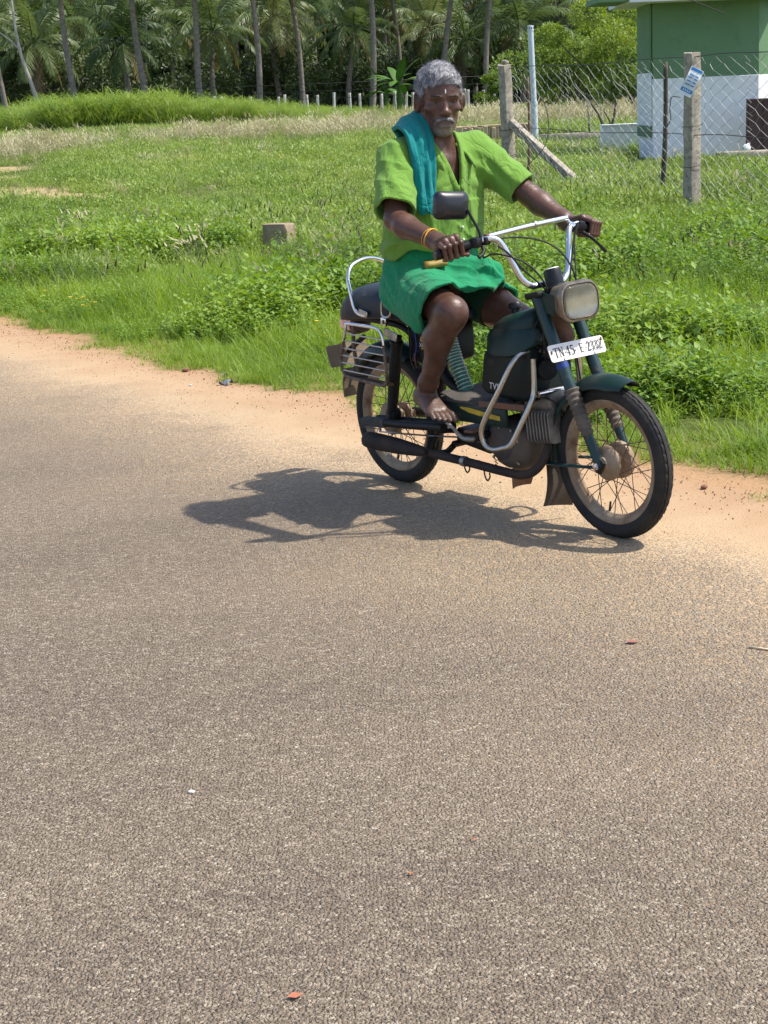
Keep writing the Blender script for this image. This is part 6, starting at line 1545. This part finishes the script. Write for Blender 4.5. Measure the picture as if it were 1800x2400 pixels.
# moustache and eyebrows
def tuft(name, pts, rad, n, ln, mt, grav, parent=person):
    P_ = catmull(pts, 8); V_, F_ = tube(P_, np.interp(np.linspace(0, 1, len(P_)), np.linspace(0, 1, len(rad)), rad), 8)
    F4 = np.array([f for f in F_ if len(f) == 4]); v2, f2 = strands(V_, F4, n, ln, .00045, HM @ np.array(grav), rgh)
    b = MB(); b.add(V_, F_); b.add(v2, f2); o = b.build(name, mt, parent); o['kind'] = 'stuff'; return o
M_mous = hair_mat('grey_moustache', (.08, .075, .07), (.24, .235, .22), (.46, .45, .44))
for s in (-1, 1):
    tuft('moustache', [hp(.1035, .001 * s, -.0605), hp(.1025, .013 * s, -.0615), hp(.0955, .026 * s, -.0660), hp(.086, .0345 * s, -.077)], [.0042, .0052, .0050, .0022], 420, .0075, M_mous, (.1, .25 * s, -.7))
    tuft('eyebrow', [hp(.1015, .013 * s, .0165), hp(.0985, .030 * s, .0195), hp(.0880, .049 * s, .0155)], [.0022, .0030, .0014], 130, .006, mat('grey_brow', (.018, .016, .015), (.07, .065, .06), 120) if s < 0 else bpy.data.materials['grey_brow'], (.1, .6 * s, .1))
pchild('forehead_mark', rings([[hp(.0985 + h_, .0024 * math.cos(a), .0330 + .0090 * math.sin(a)) for a in np.arange(8) * .785] for h_ in (-.004, .0025)]), mat('white_ash', (.78, .76, .72), rough=.8))
# toenail and thread bracelet
pchild('toenail', rings([[QR(1.0 - .035 + .018 * math.cos(a), -.0305 + .0065 * math.sin(a), .0178 + h_ - .006 * math.cos(a)) for a in np.arange(10) * .628] for h_ in (-.003, .0008)]), mat('toenail', (.42, .33, .26), rough=.35))
wr = ELR * .10 + WRR * .90; ax_ = unit_(WRR - ELR); u1 = unit_(np.cross(ax_, [0, 0, 1.])); u2 = np.cross(ax_, u1)
pchild('bracelet', tube([wr + .0335 * math.cos(a) * u1 * 1.08 + .0335 * math.sin(a) * u2 + ax_ * .008 * math.sin(a + 1) for a in np.linspace(0, 2 * np.pi, 33)[:-1]], .0023, 8, True), mat('orange_thread', (.70, .32, .02), (.75, .45, .04), 80, rough=.7))
pchild('bracelet', tube([wr - ax_ * .010 + .0335 * math.cos(a) * u1 * 1.08 + .0335 * math.sin(a) * u2 for a in np.linspace(0, 2 * np.pi, 33)[:-1]], .0013, 6, True), bpy.data.materials['orange_thread'])

# ---- shirt: a shell with real openings at neck, sleeves and hem
def cloth_mat(nm, a, b_, sc=9, bump=.35, weave=700):
    mt, t, b, co = newmat(nm)
    c = mixc(t, framp(t, noise(t, co, sc, 5), .35, .65), a, b_)
    t.links.new(c, b.inputs['Base Color']); setin(b, Roughness=.85); b.inputs['Specular IOR Level'].default_value = .2; b.inputs['Sheen Weight'].default_value = .15
    h = math_(t, 'ADD', math_(t, 'MULTIPLY', noise(t, co, 22, 4, .55, 1.2), .45), math_(t, 'MULTIPLY', noise(t, co, weave, 2), .12))
    mp = nn(t, 'ShaderNodeMapping'); mp.inputs['Scale'].default_value = (1, 1, .55); mp.inputs['Rotation'].default_value = (R(18), R(24), 0); t.links.new(co, mp.inputs[0])
    rd = math_(t, 'ABSOLUTE', math_(t, 'SUBTRACT', noise(t, mp.outputs[0], 8.5, 2, .5, 1.4), .5)); rd = ramp(t, rd, [(0, (0, 0, 0)), (.07, (1, 1, 1))])
    rd2 = math_(t, 'ABSOLUTE', math_(t, 'SUBTRACT', noise(t, mp.outputs[0], 19, 2, .5, 1.0), .5)); rd2 = ramp(t, rd2, [(0, (0, 0, 0)), (.08, (1, 1, 1))])
    h = math_(t, 'ADD', h, math_(t, 'ADD', math_(t, 'MULTIPLY', rd, .50), math_(t, 'MULTIPLY', rd2, .07)))
    t.links.new(bumpn(t, h, bump, .018), b.inputs['Normal'])
    # thin cotton lets a little light through
    tr = nn(t, 'ShaderNodeBsdfTranslucent'); t.links.new(c, tr.inputs[0]); mx = nn(t, 'ShaderNodeMixShader'); mx.inputs[0].default_value = .14
    o = [n_ for n_ in t.nodes if n_.type == 'OUTPUT_MATERIAL'][0]
    t.links.new(b.outputs[0], mx.inputs[1]); t.links.new(tr.outputs[0], mx.inputs[2]); t.links.new(mx.outputs[0], o.inputs[0])
    return mt
M_shirt = cloth_mat('lime_green_cotton', (.155, .315, .045), (.180, .345, .055))
M_wrap = cloth_mat('green_cotton', (.010, .245, .100), (.014, .285, .120))
M_towel = cloth_mat('teal_cotton', (.003, .20, .195), (.005, .24, .235))
def grow_noise(P, k):
    x, y, z = P[..., 0], P[..., 1], P[..., 2]; return k
ST = [(.905, .285, .148, .186), (.935, .290, .160, .200), (.97, .297, .160, .203), (1.03, .305, .152, .198), (1.10, .315, .143, .194), (1.18, .325, .132, .192), (1.25, .330, .116, .190), (1.29, .332, .097, .178), (1.33, .335, .072, .128), (1.365, .336, .062, .085)]
S = Vol((.08, -.42, .88), (.66, .40, 1.40), .0040)
S.stack(ST, .02, 2.25)
def sleeve(Sh, El, f_end, r0, r1, ex):
    e = Sh + (El - Sh) * f_end + np.array(ex); S.cone(Sh, e, r0, r1, .045)
    return e, unit_(e - Sh)
eR, dR = sleeve(SHR, ELR, .86, .072, .076, (.0, -.004, .0)); eL, dL = sleeve(SHL, ELL, .86, .072, .064, (0, 0, 0))
S.cone((.335, -.09, 1.325), SHR + [0, 0, .006], .044, .054, .03); S.cone((.335, .09, 1.318), SHL + [0, 0, .0], .040, .052, .03)
sl, P = S.sub(S.lo, S.lo + S.h * S.n, 0); x_, y_, z_ = P[..., 0], P[..., 1], P[..., 2]
# folds: hanging from the shoulders, gathered at the waist, across the sleeves
wob = np.sin(y_ * 23 + 4 * np.sin(z_ * 9)) * .5
f1 = np.sin(y_ * 70 + x_ * 45 + 8 * (z_ - 1.1) * np.sign(y_) + 1.6 * np.sin(z_ * 17)) * sstep(1.28, 1.12, z_) * sstep(.90, 1.0, z_) * .0036
f2 = np.sin((z_ * 1.0 + .35 * y_ + .3 * x_) * 88 + 2.2 * np.sin(y_ * 22)) * sstep(1.05, .96, z_) * .0052
f3 = np.sin((z_ * .75 - np.abs(y_) * .8 + x_ * .5) * 72 + 1.5 * np.sin(x_ * 25 + y_ * 15)) * sstep(.16, .22, np.abs(y_)) * .0036
f4 = np.sin((np.abs(y_) * .9 + z_ * 1.1) * 78 + 3 * np.sin(x_ * 25)) * np.exp(-((np.abs(y_) - .15) / .05) ** 2 - ((z_ - 1.20) / .07) ** 2) * .006
def ridge(ph): return (1 - np.abs(np.sin(ph))) ** 2
f5 = -ridge(y_ * 46 + 5 * (x_ - .4) + .9 * np.sin(z_ * 14) + .5) * .0060 * sstep(.04, .075, y_) * sstep(.19, .16, y_) * sstep(1.29, 1.24, z_) * sstep(1.0, 1.12, z_)
f6 = -ridge((z_ * 1.0 - y_ * .85) * 34 + 1.0 * np.sin(x_ * 18)) * .0042 * sstep(.17, .21, y_) - ridge((z_ * 1.0 + y_ * .55 - x_ * .5) * 36 + 1.2 * np.sin(x_ * 15) + .6) * .0040 * sstep(-.16, -.20, y_)
f7 = -ridge((z_ + .30 * y_ - .2 * x_) * 40 + 1.4 * np.sin(y_ * 16)) * .0055 * sstep(1.07, .99, z_)
d = S.d[sl] + (f1 * .6 + f2 * .5 + f3 * .6 + f4 + f5 + f6 + f7).astype(np.float32)
# left breast pocket and front placket stand proud
pk = (x_ > .36) & (y_ > .055) & (y_ < .150) & (z_ > 1.03) & (z_ < 1.125)
d = d - .0052 * pk
d = d - .0022 * ((x_ > .36) & (np.abs(y_ - .012) < .017) & (z_ < 1.19))
shell = np.maximum(d, -(d + .0115))
# open the neck, hem and sleeves
vw = np.interp(z_, [1.165, 1.20, 1.27, 1.32, 1.36], [-.004, .012, .030, .047, .060])
cut = np.where(x_ > .33, np.maximum(np.abs(y_ - .010) - vw, 1.165 - z_), 1.0)
shell = np.maximum(shell, -cut)
neck = np.sqrt(((x_ - .345) / .078) ** 2 + (y_ / .074) ** 2) - 1; shell = np.maximum(shell, -np.maximum(neck * .07, 1.315 + .25 * np.maximum(.36 - x_, 0) - z_))
hem = .935 + .012 * np.sin(x_ * 30 + y_ * 21) + .030 * sstep(.30, .45, x_)
shell = np.maximum(shell, hem - z_)
for e, dd, ysg in ((eR, dR, -1), (eL, dL, 1)):
    tt = (x_ - e[0]) * dd[0] + (y_ - e[1]) * dd[1] + (z_ - e[2]) * dd[2]
    near = np.sqrt((x_ - e[0]) ** 2 + (y_ - e[1]) ** 2 + (z_ - e[2]) ** 2) < .125
    shell = np.where(near & (y_ * ysg > .15), np.maximum(shell, tt - .004 * np.sin(x_ * 90)), shell)
S.d[sl] = shell.astype(np.float32)
V, Q = S.skin(); V = smooth_mesh(V, Q, 1, .5)
shirt = ob('shirt', mesh(V, Q), M_shirt, person)
# collar: a folded band round the neck with two points
def collar():
    RS = []; n_ = 40
    for i in range(n_ + 1):
        u = i / n_; a = R(-38 - (360 - 76) * u)      # from front right round the back to front left
        k = abs(u - .5) * 2
        cx, cy = .340 + .068 * math.cos(a), .010 * k + .066 * math.sin(a)
        top = 1.352 - .030 * k ** 3; fall = .044 + .042 * max(0, k - .70) / .30
        o = np.array([math.cos(a), math.sin(a) * 1.15, 0]); o /= np.linalg.norm(o)
        fw_ = np.array([.55, 0.10 * np.sign(.5 - u) * 0, 0]) * max(0, k - .75) * .30
        p = np.array([cx, cy, top])
        RS.append([p, p + o * .010 + [0, 0, .004], p + o * .034 + fw_ * .5 + [0, 0, -fall * .42], p + o * .048 + fw_ + [0, 0, -fall], p + o * .044 + fw_ + [0, 0, -fall - .001], p + o * .028 + fw_ * .5 + [0, 0, -fall * .46], p + o * .004 + [0, 0, -.006], p + o * -.001 + [0, 0, -.035]])
    return rings(RS)
pchild('collar', collar(), M_shirt)
# lapel edges of the open front
for s in (-1, 1):
    RS = []
    for i in range(13):
        t_ = i / 12; z0 = 1.345 - .185 * t_; yy = .010 + s * np.interp(z0, [1.165, 1.20, 1.27, 1.32, 1.36], [.002, .014, .032, .049, .062])
        xx = np.interp(z0, [1.16, 1.2, 1.25, 1.30, 1.345], [.464, .456, .444, .424, .392])
        w_ = .016 + .012 * math.sin(t_ * 3.0)
        RS.append([(xx, yy - s * .003, z0), (xx + .006, yy + s * .004, z0), (xx - .004, yy + s * w_, z0 - .004), (xx - .008, yy + s * w_, z0 - .004), (xx - .006, yy, z0)])
    pchild('placket', rings(RS), M_shirt)
for z_b in (1.10, 1.03, .985): pchild('button', lathe([(.0005, .003), (.0045, .0028), (.005, 0)], (np.interp(z_b, [.98, 1.03, 1.10], [.462, .462, .463]), .012, z_b), (1, 0, 0), 10), M_white)

# ---- green wrap over hips and thighs
Wv = Vol((.06, -.36, .60), (.72, .34, 1.02), .0040)
Wv.stack([(.75, .255, .145, .178), (.80, .262, .150, .185), (.88, .272, .142, .182), (.95, .285, .135, .176), (.985, .292, .130, .172)], .03, 2.2)
Wv.cone(HIPR + [0, -.005, -.005], KNR + [.0, 0, .006], .112, .088, .04); Wv.cone(HIPL + [0, .005, 0], KNL + [-.03, 0, .01], .110, .084, .04)
Wv.cone((.36, -.02, .80), (.615, -.040, .785), .085, .056, .07); Wv.cone((.42, .05, .82), (.600, .070, .785), .06, .050, .06)         # lap cloth between the knees
Wv.cone((.40, .02, .88), (.545, .075, .872), .045, .030, .05)                                                                        # bunched knot
Wv.cone((.30, -.16, .80), (.47, -.222, .735), .06, .050, .05, flat=.6, fax=(0, 1, 0))                                              # side fall
sl, P = Wv.sub(Wv.lo, Wv.lo + Wv.h * Wv.n, 0); x_, y_, z_ = P[..., 0], P[..., 1], P[..., 2]
f1 = np.sin((x_ * .55 + z_ * .85) * 110 + 3 * np.sin(y_ * 25) + 2 * np.sin(x_ * 19)) * .0052 * sstep(.95, .85, z_) * (.4 + .6 * sstep(.50, .30, x_))
f2 = np.sin(y_ * 75 + x_ * 38 + 1.6 * np.sin(z_ * 25)) * .0036 * sstep(.38, .50, x_)
f3 = np.sin((y_ * .8 - x_ * .9) * 120 + 3 * np.sin(z_ * 25)) * .004 * np.exp(-((x_ - .50) / .07) ** 2 - ((y_ - .07) / .07) ** 2)
f4 = -ridge((x_ * .62 + z_ * .80) * 40 + 1.6 * np.sin(y_ * 18) + np.sin(x_ * 14)) * .0065 * sstep(.47, .36, x_) - ridge((y_ * .9 - x_ * .55) * 42 + 1.2 * np.sin(z_ * 20)) * .0055 * sstep(.36, .46, x_)
d = Wv.d[sl] + (f1 * .5 + f2 * .6 + f3 + f4).astype(np.float32)
shell = np.maximum(d, -(d + .0115))
hm = (x_ - .592 + .055 * sstep(.06, .15, y_) - .050 * np.exp(-((y_ + .02) / .075) ** 2)) * .85 - (z_ - .824) * .53 + .004 * np.sin(y_ * 45)
shell = np.maximum(shell, hm)
low = np.interp(x_, [.1, .30, .45, .60], [.735, .715, .672, .690]); shell = np.maximum(shell, low - z_)
zc = .775 - .06 * sstep(.085, .14, np.abs(y_ + .005)) - .06 * sstep(.46, .40, x_); shell = np.maximum(shell, np.where((np.abs(y_ + .005) < .14) & (x_ > .40), zc - z_, -1))
shell = np.maximum(shell, z_ - 1.0)
Wv.d[sl] = shell.astype(np.float32)
V, Q = Wv.skin(); V = smooth_mesh(V, Q, 1, .5)
ob('wrap', mesh(V, Q), M_wrap, person)
# inner dark shorts just showing on the far thigh
d_ = unit_(KNL - HIPL); pchild('shorts_leg', tube([HIPL + d_ * .12, HIPL + d_ * .215], [.088, .082], 28, cap=False), mat('dark_green_shorts', (.012, .06, .028), rough=.9))
# gold waist tag and gathered edge
pchild('belt', rings([[(.440 + .020 * t_, -.150 + .085 * t_, .896 + .019 * k_ + .004 * t_) for k_, in ((0,), (1,))] + [(.415 + .020 * t_, -.143 + .085 * t_, .898 + .026 * k_) for k_, in ((1,), (0,))] for t_ in np.linspace(0, 1, 6)]), mat('gold_tag', (.34, .23, .035), (.22, .15, .03), 40, rough=.6))

# ---- towel over his right shoulder
TP = catmull([(.262, -.075, 1.345), (.266, -.082, 1.385), (.288, -.094, 1.414), (.335, -.100, 1.420), (.385, -.108, 1.385), (.418, -.122, 1.32), (.440, -.133, 1.25), (.452, -.140, 1.18), (.462, -.144, 1.12), (.464, -.145, 1.095)], 6)
T_, A_, B_ = frames(TP); nT = len(TP); RS = []
for i in range(nT):
    u = i / (nT - 1); t_ = T_[i]
    w_dir = np.array([-.18, 1.0, .10]) * 1.0 + np.array([0, 0, .40]) * np.exp(-((u - .35) / .18) ** 2); w_dir = w_dir - t_ * (w_dir @ t_); w_dir /= np.linalg.norm(w_dir); nrm = np.cross(t_, w_dir); nrm = nrm if nrm[0] + nrm[2] > 0 else -nrm
    hw = np.interp(u, [0, .26, .45, .7, .9, .97, 1], [.024, .062, .060, .050, .044, .036, .022])
    top = []; bot = []; m_ = 22
    for j in range(m_ + 1):
        v_ = -1 + 2 * j / m_
        fold = (.0075 * math.sin(v_ * 7.0 + 1.5 * math.sin(u * 5) + .8) + .0035 * math.sin(v_ * 15 + u * 9)) * min(1, max(.25, (u - .2) * 2.5))
        c_ = TP[i] + w_dir * hw * v_ + nrm * (fold + .004 + .012 * (1 - v_ * v_)) + t_ * (.008 * math.sin(v_ * 4) if u > .95 else 0)
        top.append(c_); bot.append(TP[i] + w_dir * hw * v_ * .98 + nrm * (fold * .6 - .008 + .006 * (1 - v_ * v_)))
    RS.append(top + bot[::-1])
pchild('towel', rings(RS), M_towel)
